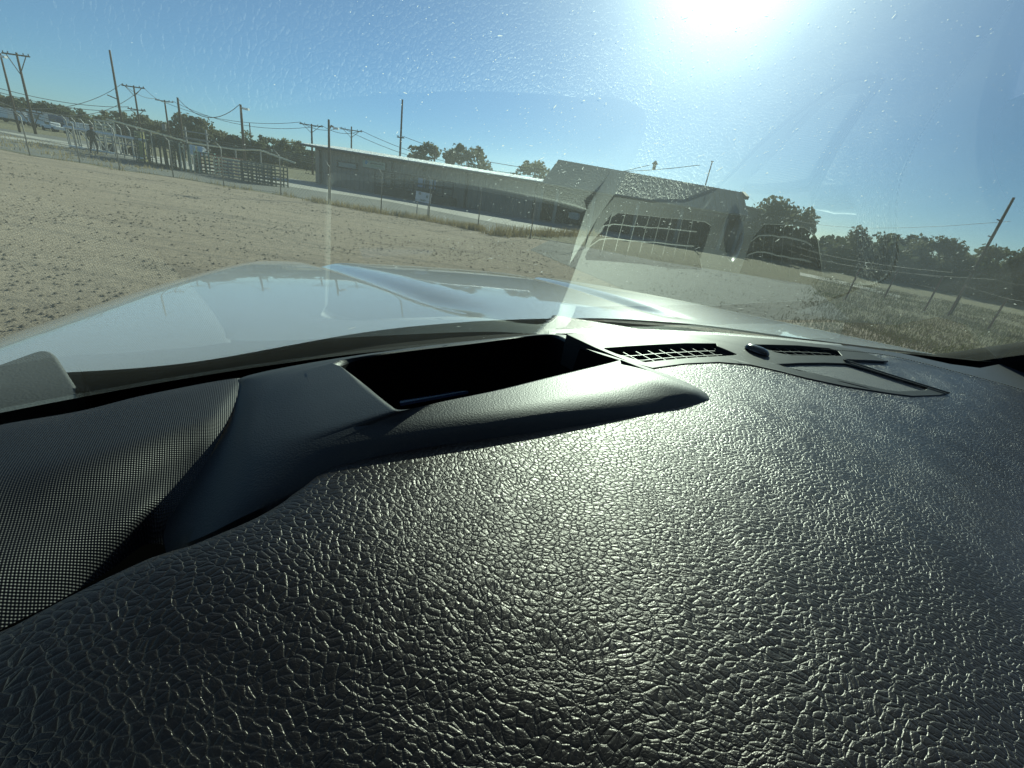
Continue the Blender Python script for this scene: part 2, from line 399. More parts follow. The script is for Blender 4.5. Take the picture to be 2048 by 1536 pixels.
MT['yellow'] = simple('faded_yellow_steel', (.30, .27, .09), .6, 0, .4, .2, 3)
MT['tyre'] = simple('tyre_rubber', (.02, .02, .02), .85, 0, .2, .2)
MT['cloth'] = simple('dark_clothing', (.015, .018, .024), .9, 0, .1, .3, 8)
MT['skin'] = simple('skin', (.38, .22, .15), .6, 0, .3, .1)
MT['headliner'] = simple('grey_headliner', (.22, .22, .21), .95, 0, .1, .1, 20)
MT['floor_dark'] = simple('dark_cabin', (.012, .012, .013), .9, 0, .1, .2, 10)
MT['blue_film'] = simple('blue_tinted_display_glass', (.02, .035, .075), .06, 0, .6, .05)
MT['shed_dark'] = simple('shed_interior_shade', (.05, .045, .04), .9, 0, .1, .3, .8)  # shade inside the open bays put into the back wall colour
MT['banner'] = simple('white_banner', (.62, .66, .72), .6, 0, .3, .08, 4)

# ================================================================== GROUND
def sheet(name, pts, z, m):
    pts = [(p[0], p[1]) for p in pts]; tr = tessellate_polygon([[Vector((*p, 0)) for p in pts]]); v = [(*p, z) for p in pts]
    f = []
    for q in tr:
        a, b, c = [Vector(v[i]) for i in q]; f.append(tuple(q) if (b-a).cross(c-a).z > 0 else tuple(q[::-1]))
    o = meshobj(name, v, f, m); o['kind'] = 'structure'; return o
sheet('grass_ground', [(-900, -200), (900, -200), (900, 1400), (-900, 1400)], 0, MT['grassland'])
FENCE_PX = [(60, 312), (160, 326), (240, 341), (347, 355), (448, 373), (562, 391), (660, 409), (762, 427), (857, 441), (955, 460)]
fence_g = [G(*q)[:2] for q in FENCE_PX]
lot = [(-60, -30)] + [(-46, 30)] + [tuple(p) for p in fence_g] + [tuple(G(1150, 490)[:2]), tuple(G(1400, 560)[:2]), (9, 9), (10, -30)]
sheet('dirt_lot', lot, .004, MT['dirt'])
apr = [(343, 331), (420, 349), (527, 365), (640, 383), (776, 403), (940, 436), (1060, 459)]
WA = np.array([-22.2, 46.2]); WB = np.array([float(ray(1083, 368)[0]/ray(1083, 368)[1])*44.6, 44.6]); wd = (WB-WA)/np.linalg.norm(WB-WA); wnrm = np.array([wd[1], -wd[0]])   # facing the camera
if wnrm[1] > 0: wnrm = -wnrm
WN3 = np.array([wnrm[0], wnrm[1], 0])
apron = [tuple(G(*q)[:2]) for q in apr] + [tuple(WB+wd*16-wnrm*3), tuple(WA-wd*40-wnrm*1)]
sheet('concrete_apron', apron, .012, MT['concrete'])
rd = [tuple(p) for p in fence_g] + [tuple(G(1000, 470)[:2])]
road = [(-75, 52), (-46, 30.3)] + [tuple(np.array(p)+np.array([0, .5])) for p in rd] + [tuple(G(*q)[:2]+np.array([0, .2])) for q in apr[::-1]] + [(-60, 66)]
sheet('gravel_road', road, .008, MT['gravel'])
sheet('far_road', [tuple(G(*q)[:2]) for q in ((-150, 247), (0, 271), (70, 281), (140, 293), (140, 298), (70, 286), (0, 275.5), (-150, 251))], .016, MT['concrete'])
sheet('side_track', [tuple(G(*q)[:2]) for q in ((1600, 545), (1700, 566), (1800, 592), (1800, 597), (1700, 572), (1600, 551))], .012, MT['concrete'])
sheet('side_yard', [tuple(G(*q)[:2]) for q in ((1100, 480), (1300, 520), (1620, 570), (1700, 640), (1500, 640), (1250, 580), (1060, 500))], .009, MT['gravel'])

# loose clods and stones on the lot
N = 70000
u = rng.random(N); dist = 2.8+24*u**1.6; az = R(-66)+rng.random(N)*R(112)
x = dist*np.sin(az); y = dist*np.cos(az)
keep = (y < 22.0+.0*x) & (y < 40); x, y, dist = x[keep], y[keep], dist[keep]; N = len(x)
cl = np.sin(x*1.9+np.sin(y*1.3)*2)*np.sin(y*2.3+np.sin(x*.9)*2)+.6*np.sin(x*.5-y*.7)
kp = rng.random(N) < np.clip(.42+.45*cl, .10, 1); x, y, dist = x[kp], y[kp], dist[kp]; N = len(x)
s = (.0045+.019*rng.random(N)**4)*(1+dist/24)
oct_v = np.array([(1, 0, 0), (0, 1, 0), (-1, 0, 0), (0, -1, 0), (0, 0, .8), (0, 0, -.3)])
oct_f = np.array([(0, 1, 4), (1, 2, 4), (2, 3, 4), (3, 0, 4)])
jit = 1+.5*(rng.random((N, 6, 3))-.5); ang = rng.random(N)*6.28
v = oct_v[None]*jit*s[:, None, None]
ca, sa = np.cos(ang)[:, None], np.sin(ang)[:, None]
v = np.stack([v[..., 0]*ca-v[..., 1]*sa+x[:, None], v[..., 0]*sa+v[..., 1]*ca+y[:, None], v[..., 2]+.006], -1)
f = (oct_f[None]+(np.arange(N)*6)[:, None, None]).reshape(-1, 3)
o = polymesh('gravel_stones', v.reshape(-1, 3), f, MT['clod']); tag(o, kind='stuff')

def blades(name, pts, hmin, hmax, w, m, per=10, spread=.2):
    P = np.repeat(np.array(pts), per, 0); n = len(P)
    P = P + np.stack([rng.normal(0, spread, n), rng.normal(0, spread, n)], -1)
    hh = hmin+(hmax-hmin)*rng.random(n); a = rng.random(n)*6.28; ln = .5*hh*rng.random(n); la = rng.random(n)*6.28
    dx, dy = np.cos(a)*w/2, np.sin(a)*w/2
    v = np.zeros((n, 3, 3)); v[:, 0] = np.stack([P[:, 0]-dx, P[:, 1]-dy, np.zeros(n)], -1); v[:, 1] = np.stack([P[:, 0]+dx, P[:, 1]+dy, np.zeros(n)], -1)
    v[:, 2] = np.stack([P[:, 0]+ln*np.cos(la), P[:, 1]+ln*np.sin(la), hh], -1)
    return tag(polymesh(name, v.reshape(-1, 3), np.arange(n*3).reshape(-1, 3), m), kind='stuff')
pts = []
for i in range(150):
    k = random.random(); k = 1-k*k*.38 if random.random() < .88 else k
    j = min(int(k*9), 8); q = fence_g[j]+(fence_g[j+1]-fence_g[j])*(k*9-j); pts.append((q[0], q[1]+random.uniform(-.5, .45)))
blades('dry_grass_tufts', pts, .08, .34, .03, MT['straw'], 24, .22)
pts = [tuple(G(random.uniform(985, 1200), 470)[:2]+np.array([0, random.uniform(-1.2, 1.2)])) for i in range(70)]
blades('dry_grass_tufts', pts, .12, .55, .04, MT['straw'], 24, .25)
pts = []
while len(pts) < 1700:
    a = R(random.uniform(32, 62)); d = random.uniform(7, 34); pts.append((d*math.sin(a), d*math.cos(a)))
blades('meadow_grass', pts, .03, .12, .016, MT['meadow'], 26, .35)
blades('meadow_grass', pts[::3], .03, .15, .02, MT['greengrass'], 26, .35)
pts = [(random.uniform(-60, -22), random.uniform(24.5, 40)) for _ in range(260)]
pts = [p for p in pts if p[1] > 24+.0*p[0] and p[1]-30 < .45*(-p[0]-20)]
blades('verge_grass', pts, .06, .25, .05, MT['straw'], 16, .4)

# ================================================================== BUILDINGS
def wallpt(px, py, off=0.0):
    return ONP(px, py, (WA[0]+WN3[0]*off, WA[1]+WN3[1]*off, 0), WN3)
def ribbed(P0, dirv, length, zb, zt, pitch, depth, nrm):
    """ribbed sheet: returns MB (front with ribs)"""
    mb = MB(); xs = []; x = 0
    prof = [(0, 0), (.62, 0), (.70, depth), (.92, depth)]
    n = int(length/pitch)
    for i in range(n):
        for a, d in prof: xs.append((i*pitch+a*pitch, d))
    xs.append((length, 0))
    vs = []
    for a, d in xs:
        q = np.array(P0)+dirv*a+nrm*d; vs += [(q[0], q[1], zb), (q[0], q[1], zt)]
    fs = [(2*i, 2*i+2, 2*i+3, 2*i+1) for i in range(len(xs)-1)]
    return mb.add(vs, fs)
def slab(c4, th):
    """closed slab from 4 top corners"""
    a = [Vector(tuple(map(float, p))) for p in c4]; n = (a[1]-a[0]).cross(a[3]-a[0]).normalized()
    if n.z < 0: n = -n
    v = a+[p-n*th for p in a]
    return v, [(0, 1, 2, 3), (7, 6, 5, 4), (0, 4, 5, 1), (1, 5, 6, 2), (2, 6, 7, 3), (3, 7, 4, 0)]
wallL = float(np.linalg.norm(WB-WA)); EAVE = float(ONP(645, 293, (*(WA+wnrm*.75), 0), WN3)[2]); WIDTH = 15.0; RISE = .5
bb = -wnrm  # into the building
B1 = thing('metal_building', 'long low tan metal building with a white roof and a sign', 'building', (*WA, 0))
inv = (-WA[0], -WA[1], 0)
def w2(mb):  # world -> local of B1
    mb.v = [(a+inv[0], b+inv[1], c) for a, b, c in mb.v]; return mb
w2(ribbed(WA, wd, wallL, 0, EAVE, .45, .045, wnrm)).build('wall', MT['tan_wall'], B1)
mb = MB(); p0 = WA+bb*.02; p1 = WA+bb*WIDTH; pm = (p0+p1)/2
q0 = WA+wd*wallL+bb*.02; q1 = q0+bb*(WIDTH-.02); qm = (q0+q1)/2
for a, b, c in ((p0, p1, pm), (q0, q1, qm)):
    vs = [(*a, 0), (*b, 0), (*b, EAVE), (*c, EAVE+RISE-.06), (*a, EAVE)]; mb.add(vs, [(0, 1, 2, 3, 4)])
mb.add([(*p1, 0), (*q1, 0), (*q1, EAVE), (*p1, EAVE)], [(0, 1, 2, 3)])
w2(mb).build('end_wall', MT['tan_wall'], B1)
oh, og = .75, 1.0
def rpt(k, w):  # along wall k, across w (0 front eave .. WIDTH)
    q = WA+wd*k+bb*w; z = EAVE+.05+RISE*(1-abs(w-WIDTH/2)/(WIDTH/2)); return (q[0], q[1], z)
mb = MB()
for a, b in ((-oh, WIDTH/2), (WIDTH/2, WIDTH+oh)):
    mb.add(*slab([rpt(-og, a), rpt(wallL+.3, a), rpt(wallL+.3, b), rpt(-og, b)], .10))
roof1 = w2(mb).build('roof', MT['white_roof'], B1)
nr_ = int((wallL+1.3)/.6); mb = MB()
for i in range(nr_):
    k = -og+.3+i*.6; a = np.array(rpt(k, -oh+.0)); b = np.array(rpt(k, WIDTH/2)); mb.beam(a+np.array([0, 0, .025]), b+np.array([0, 0, .025]), .05, .05)
tag(w2(mb).build('roof_seam', MT['white_roof'], B1), kind='stuff')
a = np.array(rpt(-og, -oh)); b = np.array(rpt(wallL+.3, -oh)); dn = np.array([wnrm[0]*.06, wnrm[1]*.06, -.13])
w2(MB().beam(a+dn, b+dn, .11, .16)).build('gutter', MT['dark_trim'], B1)
for px, kind in ((641, 0), (784, 1), (936, 1), (1078, 1)):
    g = wallpt(px, 345, .1); e = g.copy(); e[2] = EAVE-.35
    f1 = np.array([g[0]+wnrm[0]*(oh-.1), g[1]+wnrm[1]*(oh-.1), EAVE-.12])
    w2(MB().tube([f1, f1+np.array([0, 0, -.08]), e, (g[0], g[1], .1)], .10, 8)).build('downspout', MT['dark_trim'], B1)
def wallbox(name, x0, y0, x1, y1, off, th, m, parent, frame=None, fm=None):
    """rectangle on the front wall between two sighted corners"""
    a = wallpt(x0, y0, off); b = wallpt(x1, y1, off); k0 = float(np.dot(a[:2]-WA, wd)); k1 = float(np.dot(b[:2]-WA, wd))
    z0, z1 = min(a[2], b[2]), max(a[2], b[2]); c = WA+wd*(k0+k1)/2+wnrm*off
    rz = math.atan2(wd[1], wd[0]); mb = MB().box((c[0], c[1], (z0+z1)/2), (abs(k1-k0), th, z1-z0), rz)
    return k0, k1, z0, z1, mb, rz, c
# framed board, sign, door, window
k0, k1, z0, z1, mb, rz, c = wallbox('x', 676, 322, 714, 340, .08, .06, None, None)
bd = thing('notice_board', 'grey framed board on the tan wall left of the lettered sign', 'notice board', (c[0], c[1], (z0+z1)/2), rz)
w, hh = k1-k0, z1-z0
MB().box((0, 0, 0), (w, .05, hh)).build('board', MT['poster'], bd)
MB().box((0, -.02, hh/2), (w+.25, .1, .12)).box((0, -.02, -hh/2), (w+.25, .1, .12)).box((-w/2, -.02, 0), (.12, .1, hh)).box((w/2, -.02, 0), (.12, .1, hh)).build('frame', MT['dark_trim'], bd)
k0, k1, z0, z1, mb, rz, c = wallbox('x', 726, 319, 771, 341, .08, .06, None, None)
sg = thing('wall_sign', 'pale green sign with a blue round emblem on the tan wall', 'sign', (c[0], c[1], (z0+z1)/2), rz)
w, hh = k1-k0, z1-z0
MB().box((0, 0, 0), (w, .06, hh)).build('sign_face', MT['sign_face'], sg)
MB().box((w/2+.02, -.01, 0), (.09, .1, hh+.1)).box((0, -.01, -hh/2-.02), (w, .1, .07)).build('frame', MT['dark_trim'], sg)
mb = MB(); ring = [(-w/2+.62*w*.25+math.cos(q/20*6.283)*hh*.25*(1 if q % 20 < 15 else .75), -.045, hh*.20+math.sin(q/20*6.283)*hh*.27) for q in range(20)]
mb.add(ring+[(a, -.032, b) for a, _, b in ring], [tuple(range(20))]+[(i, (i+1) % 20, (i+1) % 20+20, i+20) for i in range(20)]); mb.build('emblem', MT['sign_blue'], sg)
mb = MB()
for i in range(11): mb.box((-w*.14+i*w*.052, -.04, hh*.16+(.02 if i % 3 else -.01)), (w*.036, .02, hh*.15 if i % 4 else hh*.2))
mb.build('lettering', MT['sign_dark'], sg)
mb = MB()
for i in range(9): mb.box((-w*.10+i*w*.055, -.04, -hh*.12), (w*.042, .02, hh*.05))
mb.build('small_lettering', MT['sign_green'], sg)
for nm, lab, (x0, y0, x1, y1), ins in (('window', None, (836, 352, 851, 377), 'pane'), ('door', None, (859, 356, 871, 392), 'pane')):
    k0, k1, z0, z1, mb, rz, c = wallbox('x', x0, y0, x1, y1, .05, .06, None, None)
    e = meshobj(nm, *(lambda m: (m.v, m.f))(w2(MB().box((c[0], c[1], (z0+z1)/2), (k1-k0, .06, z1-z0), rz))), MT['dark_trim'], B1)
    cc = c+wnrm*.045
    w2(MB().box((cc[0], cc[1], z0+(z1-z0)*(.5 if nm == 'window' else .66)), ((k1-k0)*.86, .03, (z1-z0)*(.9 if nm == 'window' else .55)), rz)).build('pane', MT['pane'], e)
g = wallpt(848, 335, .15); w2(MB().box(g, (.25, .3, .35), rz).box(g+np.array([0, 0, -.22]), (.32, .36, .08), rz)).build('wall_lamp', MT['dark_trim'], B1)
# wooden ramp with railing in front of the door
rl = thing('entrance_ramp', 'dark wooden entrance ramp with railing in the shade before the tan wall', 'ramp', (*WA, 0))
ka = float(np.dot(wallpt(750, 360, 2.0)[:2]-WA, wd)); kb = float(np.dot(wallpt(905, 388, 2.0)[:2]-WA, wd))
for off in (2.0,):
    P = lambda k, z: (*(wd*k+wnrm*off), z)
    nP = 8
    for i in range(nP+1):
        k = ka+(kb-ka)*i/nP; MB().beam(P(k, 0), P(k, 2.05), .12).build('post', MT['dark_trim'], rl)
    for z in (2.05, 1.5, .95): MB().beam(P(ka, z), P(kb, z), .07, .13).build('rail', MT['dark_trim'], rl)
q = [(*(wd*ka+wnrm*2.1), .75), (*(wd*kb+wnrm*2.1), .75), (*(wd*kb+wnrm*.3), .75), (*(wd*ka+wnrm*.3), .75)]
MB().add(*slab(q, .7)).build('deck', MT['dark_trim'], rl)
# white banner board hung on the fence
g0 = G(832, 438); y0 = 24.5
a = AY(832, 382, y0); b = AY(861, 407, y0)
bn = thing('white_banner', 'white printed banner on a frame behind the fence before the ramp', 'banner', ((a[0]+b[0])/2, y0, 0))
mb = MB().box((0, 0, (a[2]+b[2])/2), (b[0]-a[0], .04, a[2]-b[2]), 0, 0, R(3)); mb.build('panel', MT['banner'], bn)
for dx in (-.3, .28): MB().beam((dx, .05, 0), (dx, .05, a[2]), .04).build('leg', MT['grey_steel'], bn)
for (dx, dz, sx_, sz_) in ((-.18, .16, .14, .12), (.2, .05, .10, .14), (0, -.12, .3, .03), (0, -.18, .24, .03)): MB().box((dx, -.035, (a[2]+b[2])/2+dz), (sx_, .012, sz_)).build('print', MT['poster'], bn)

# second building: taller tan shed behind the same front line, its roof plane sloping down towards us
SA = WA+wd*(wallL+.03)
SE = EAVE-.1
SET = 4.0
for _ in range(30):      # setback at which the sighted ridge gives a roof pitch of about 40 degrees
    rl0 = ONP(1117, 319, (SA[0]+bb[0]*SET, SA[1]+bb[1]*SET, 0), WN3); SET = .5*SET+.5*float((rl0[2]-SE)/.84)
KR = float(np.dot(rl0[:2]-SA, wd)); zr = float(rl0[2])
rr0 = ONP(1486, 385, rl0, WN3); SL = float(np.dot(rr0[:2]-SA, wd)); zr1 = float(rr0[2])
B2 = thing('metal_shed', 'tall tan metal shed with a big sloping roof and dark open bays', 'shed', (*SA, 0))
def s2(mb): mb.v = [(a-SA[0], b-SA[1], c) for a, b, c in mb.v]; return mb
def S(k, w, z): q = SA+wd*k+bb*w; return (q[0], q[1], z)
ZR = (zr+zr1)/2
mb = MB().add(*slab([S(0, -.6, SE), S(SL, -.6, SE), S(SL, SET, zr1), S(KR, SET, zr)], .12)); mb.add(*slab([S(KR, SET, zr), S(SL, SET, zr1), S(SL, SET*2+.6, SE), S(0, SET*2+.6, SE)], .12))
mb.add([S(0, -.6, SE), S(KR, SET, zr), S(0, SET*2+.6, SE), S(0, -.6, SE-.12), S(0, SET*2+.6, SE-.12)], [(0, 1, 2), (0, 2, 4, 3)])
s2(mb).build('roof', MT['tan_roof2'], B2)
mb = MB()
for i in range(int(SL/.5)):
    k = .25+i*.5; e_ = min(1.0, k/KR) if KR > 0 else 1.0; mb.beam(S(k, -.58, SE+.03), S(k, -.6+(SET+.55)*e_, SE+(zr+(zr1-zr)*k/SL-SE)*e_+.02), .05, .06)
tag(s2(mb).build('roof_seam', MT['tan_roof2'], B2), kind='stuff')
mb = MB()
for k in (.06, SL-.06): mb.add([S(k, 0, 0), S(k, SET*2, 0), S(k, SET*2, SE-.2), S(k, SET, zr1-.25 if k > 1 else SE-.1), S(k, 0, SE-.2)], [(0, 1, 2, 3, 4)])
mb.add([S(0, SET*2, 0), S(SL, SET*2, 0), S(SL, SET*2, SE-.2), S(0, SET*2, SE-.2)], [(0, 1, 2, 3)])
s2(mb).build('end_wall', MT['tan_roof2'], B2)
for k in (.15, 1.6, 5.0, 9.0, 13.0, 17.0, SL-.15):
    if k < SL: s2(MB().beam(S(k, .1, 0), S(k, .1, SE-.1), .28)).build('column', MT['tan_roof2'], B2)
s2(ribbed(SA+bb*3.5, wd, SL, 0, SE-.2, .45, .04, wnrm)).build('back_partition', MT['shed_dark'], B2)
s2(MB().beam(S(0, .06, SE-.3), S(SL, .06, SE-.3), .2, .4)).build('lintel', MT['dark_trim'], B2)
s2(MB().beam(S(SL+.06, SET+.2, zr1-.05), S(SL+.06, SET-1.4, zr1-.5), .3, .3)).build('ridge_cap', MT['dark_trim'], B2)
gt = ONP(1425, 323, rl0, WN3); g_ = ONP(1412, 366, rl0, WN3); kk = float(np.dot(g_[:2]-SA, wd)); zz = float(g_[2])-.2
an = thing('roof_antenna', 'thin antenna mast standing on the ridge of the tall shed', 'antenna', S(kk, SET, zz))
MB().tube([(0, 0, 0), (0, 0, gt[2]-zz)], .05, 6).build('mast', MT['dark_trim'], an); MB().box((0, 0, gt[2]-zz), (.25, .05, .08)).build('tip', MT['dark_trim'], an)
g_ = ONP(1309, 332, rl0, WN3); vn = thing('ridge_vent', 'small dark vent cap on the ridge of the tall shed', 'vent', (g_[0], g_[1], float(g_[2])-.3))
MB().tube([(0, 0, 0), (0, 0, .45)], .16, 8).build('pipe', MT['dark_trim'], vn); MB().tube([(0, 0, .45), (0, 0, .75)], [.3, .05], 8).build('cap', MT['dark_trim'], vn)
# lower lean-to on the right
k0 = SL+.5; lw = 9.0; zl2 = float(ONP(1480, 412, rl0, WN3)[2])
LT = thing('lean_to', 'low tan lean-to against the right end of the tall shed', 'shed', S(k0, 0, 0))
def l2(mb): o_ = S(k0, 0, 0); mb.v = [(a-o_[0], b-o_[1], c) for a, b, c in mb.v]; return mb
z2 = ONP(1560, 436, rl0, WN3); lw = float(np.dot(z2[:2]-SA, wd))-k0; zl3 = float(z2[2])
l2(MB().add([S(k0, SET, 1.8), S(k0+lw, SET, 1.8), S(k0+lw, SET, zl3), S(k0, SET, zl2)], [(0, 1, 2, 3)])).build('wall', MT['tan_roof2'], LT)
l2(MB().add(*slab([S(k0, SET-.4, zl2+.1), S(k0+lw+.3, SET-.4, zl3+.1), S(k0+lw+.3, SET+9, zl3+.1), S(k0, SET+9, zl2+.1)], .1))).build('roof', MT['tan_roof2'], LT)
for k in (k0+.1, k0+lw/2, k0+lw-.1): l2(MB().beam(S(k, SET+.1, 0), S(k, SET+.1, 1.9), .2)).build('column', MT['dark_trim'], LT)
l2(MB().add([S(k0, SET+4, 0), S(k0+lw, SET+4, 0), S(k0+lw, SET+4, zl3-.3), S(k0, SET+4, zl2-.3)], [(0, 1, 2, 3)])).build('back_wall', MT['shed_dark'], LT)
print('shed', SA, SET, zr, zr1, SL, zl2, zl3)

# ================================================================== POLES AND WIRES
def pole(x0, y0, x1, y1, Y, r, label, arms=(), mat='wood_pole', lamp=None, extra=None, name='utility_pole', base_on_ground=None, group=None, cat='utility pole'):
    """x0,y0 top sight; base straight below"""
    t_ = AY(x0, y0, Y); o = thing(name, label, cat, (t_[0], Y, 0), 0, group)
    h = t_[2]
    MB().tube([(0, 0, -.2), (0, 0, h*.5), (0, 0, h)], [r*1.0, r*.85, r*.65], 8).build('pole', MT[mat], o, True)
    for (dz, wdt, brace, yaw) in arms:
        c, s_ = math.cos(yaw), math.sin(yaw)
        MB().box((0, -.12, h-dz), (wdt, .12, .14), yaw).build('crossarm', MT[mat], o)
        if brace:
            for sg_ in (-1, 1): MB().beam((sg_*wdt*.36*c, sg_*wdt*.36*s_-.12, h-dz-.05), (0, -.12, h-dz-brace), .06).build('brace', MT[mat], o)
        for e in (-.46, -.28, .28, .46): MB().tube([(e*wdt*c, e*wdt*s_-.12, h-dz+.06), (e*wdt*c, e*wdt*s_-.12, h-dz+.26)], .05, 6).build('insulator', MT['wire'], o)
    if lamp:
        MB().tube([(0, 0, h-.4), (lamp*.6, -.2, h-.25), (lamp, -.3, h-.3)], .04, 6).build('lamp_arm', MT['galv'], o)
        k_ = Y/48; MB().box((lamp+.12*np.sign(lamp), -.3, h-.34), (.5*k_, .28*k_, .17*k_)).build('lamp_head', MT['white_paint'], o)
    return o, h, t_
YW = R(-8)
P1 = pole(0, 106, 34, 252, 55, .12, 'dark wooden light pole at the far left edge of the view', lamp=.5, cat='light pole', name='light_pole')
P2 = pole(32.5, 105, 67, 257, 58, .145, 'tall wooden pole with two wide braced crossarms, nearest the left trailers', [(.25, 3.9, 1.9, YW), (6.0, 3.9, 1.7, YW)])
P3 = pole(219, 100, 247, 265, 62, .15, 'tallest bare pole behind the gate, with short staggered side arms', [])
for dz, sg_ in ((5.2, -1), (9.0, -1), (9.1, 1)): MB().beam((0, 0, P3[1]-dz), (sg_*1.3, 0, P3[1]-dz+.45*(-sg_ if sg_ > 0 else 1)*.7), .1).build('side_arm', MT['wood_pole'], P3[0])
P4 = pole(267, 171, 282, 272, 75, .15, 'wooden pole with three stacked crossarms behind the gate', [(.2, 4.0, 1.2, YW), (3.2, 3.2, .9, YW), (5.1, 2.6, 0, YW), (7.6, 4.0, 1.0, YW)])
P5 = pole(329, 200, 337, 272, 95, .18, 'slim pole with a small transformer between the braced poles', [(.2, 4.0, 0, YW), (5.0, 2.8, .6, YW)])
MB().tube([(-.6, -.3, P5[1]-5.3), (-.6, -.3, P5[1]-4.2)], .35, 10).build('transformer', MT['grey_steel'], P5[0])
P6 = pole(355, 195, 367, 285, 60, .16, 'plain bare wooden pole behind the corral panels')
P7 = pole(481, 209, 492, 327, 48, .15, 'wooden light pole with a white lamp head beside the trees', lamp=.6, cat='light pole', name='light_pole')
P8 = pole(657.5, 239, 660.7, 407, 23.0, .075, 'slim light pole at the fence before the building corner', lamp=.35, cat='light pole', name='light_pole', mat='wood_pole')
P9 = pole(805, 199, 801, 310, 78, .19, 'tall thin pole rising behind the white roof', [(5.2, 1.2, 0, YW), (9.2, 1.2, 0, YW)])
P11 = pole(623, 248, 626, 335, 85, .20, 'wooden pole with braced crossarms at the left roof corner', [(.2, 4.4, 1.2, YW), (4.2, 3.2, 0, YW), (8.0, 2.8, .8, YW)])
P12 = pole(703, 253, 703, 290, 88, .18, 'pale wooden pole with a braced crossarm behind the roof', [(.6, 4.2, 1.2, YW)], mat='pale_pole')
P13 = pole(499, 246, 502, 315, 140, .2, 'distant slim pole above the trees right of the white lamp')
P14 = pole(871, 296, 868, 330, 72, .14, 'short pole before the trees behind the roof')
gp = G(1893, 630)
P10 = pole(2028, 395, 1893, 630, float(gp[1]), .06, 'leaning view of a lone utility pole in the meadow at right', [])
for dz in (.75, 1.3, 1.75): MB().beam((-.16, 0, P10[1]-dz), (0, 0, P10[1]-dz-.03), .03).build('side_peg', MT['wood_pole'], P10[0])
MB().beam((-.45, 0, P10[1]-2.55), (.5, 0, P10[1]-2.55), .05, .06).build('crossarm', MT['wood_pole'], P10[0])
def wire(a, b, sag, label, r=.028, n=14):
    a = np.array(a, float); b = np.array(b, float); pts = []
    for i in range(n+1):
        k = i/n; q = a+(b-a)*k; q[2] -= sag*4*k*(1-k); pts.append(q-a)
    o = MB().tube(pts, r, 4, False).build('power_line', MT['wire']); o.location = tuple(a); return tag(o, label, 'power line', 'power lines between the poles')
def arm(P, dx, dz): return (P[2][0]+dx, P[2][1]-.12, P[1]-dz+.2)
spans = [
 (AY(-120, 112, 40), arm(P2, -1.7, 6.0), .6, 'wires running off the left edge from the braced pole'),
 (arm(P2, -1.7, 6.0), arm(P4, -1.6, .2), 1.2, 'upper wires between the braced pole and the three-arm pole'),
 (arm(P2, 1.6, 6.0), arm(P4, 1.6, .2), 1.6, 'upper wires between the braced pole and the three-arm pole'),
 (AY(-120, 140, 55), arm(P4, -1.3, 3.2), 1.0, 'middle wires from the left edge to the three-arm pole'),
 (AY(-120, 146, 55), arm(P4, 1.3, 3.2), 1.4, 'middle wires from the left edge to the three-arm pole'),
 (AY(-120, 158, 55), arm(P4, -1.6, 7.6), .8, 'low wires from the left edge to the three-arm pole'),
 (AY(-120, 165, 55), arm(P4, 1.6, 7.6), 1.2, 'low wires from the left edge to the three-arm pole'),
 (arm(P4, -1.6, .2), arm(P5, -1.7, .2), .6, 'wires between the three-arm pole and the transformer pole'),
 (arm(P4, 1.6, .2), arm(P5, 1.7, .2), .9, 'wires between the three-arm pole and the transformer pole'),
 (arm(P4, -1.6, 7.6), arm(P11, -1.5, 4.2), 2.0, 'low wires between the three-arm pole and the roof corner pole'),
 (arm(P4, 1.6, 7.6), arm(P11, 1.5, 4.2), 2.4, 'low wires between the three-arm pole and the roof corner pole'),
 (arm(P5, -1.7, .2), arm(P11, -1.9, .2), 1.6, 'wires between the transformer pole and the roof corner pole'),
 (arm(P5, 1.7, .2), arm(P11, 1.9, .2), 2.0, 'wires between the transformer pole and the roof corner pole'),
 (arm(P6, 0, .2), arm(P7, 0, .2), 1.6, 'slack wire between the bare pole and the white lamp pole'),
 (arm(P11, 1.9, .2), arm(P12, 1.8, .6), .8, 'wires between the roof corner pole and the pale pole'),
 (arm(P11, -1.9, .2), arm(P12, -1.8, .6), .8, 'wires between the roof corner pole and the pale pole'),
 (arm(P12, 1.8, .6), AY(1110, 352, 70), 1.6, 'wires from the pale pole sinking behind the tall shed'),
 (arm(P12, -1.8, .6), AY(1110, 357, 70), 1.9, 'wires from the pale pole sinking behind the tall shed'),
 (arm(P11, 1.5, 4.2), AY(1040, 353, 70), 1.8, 'lower wire from the roof corner pole over the white roof'),
 (arm(P9, .5, 9.2), AY(1300, 330, 64), 2.5, 'thin wire from the tall thin pole towards the tall shed'),
 (arm(P9, .5, 5.2), AY(1400, 330, 64), 2.5, 'thin upper wire from the tall thin pole towards the tall shed'),
 (arm(P3, 0, 9.0), arm(P9, -.5, 9.2), 4.0, 'long thin wire between the tallest bare pole and the tall thin pole'),
 (arm(P10, -.8, 2.9), AY(1480, 425, 60), 1.2, 'wires running left from the lone meadow pole'),
 (arm(P10, .8, 2.9), AY(1480, 440, 60), 1.4, 'wires running left from the lone meadow pole'),
 (arm(P10, .2, .95), AY(1500, 395, 60), 1.4, 'top wire running left from the lone meadow pole'),
 (arm(P10, .8, 2.9), AY(2250, 545, 14), .3, 'wire running right from the lone meadow pole')]
seen = {}
for i, (a, b, sg_, lb) in enumerate(spans):
    seen[lb] = seen.get(lb, 0)+1
    if sum(1 for q in spans if q[3] == lb) > 1: lb = ('tauter strand of the ' if seen[lb] == 1 else 'slacker strand of the ')+lb
    wire(a, b, sg_, lb, (.007) if 'meadow' in lb else .035)

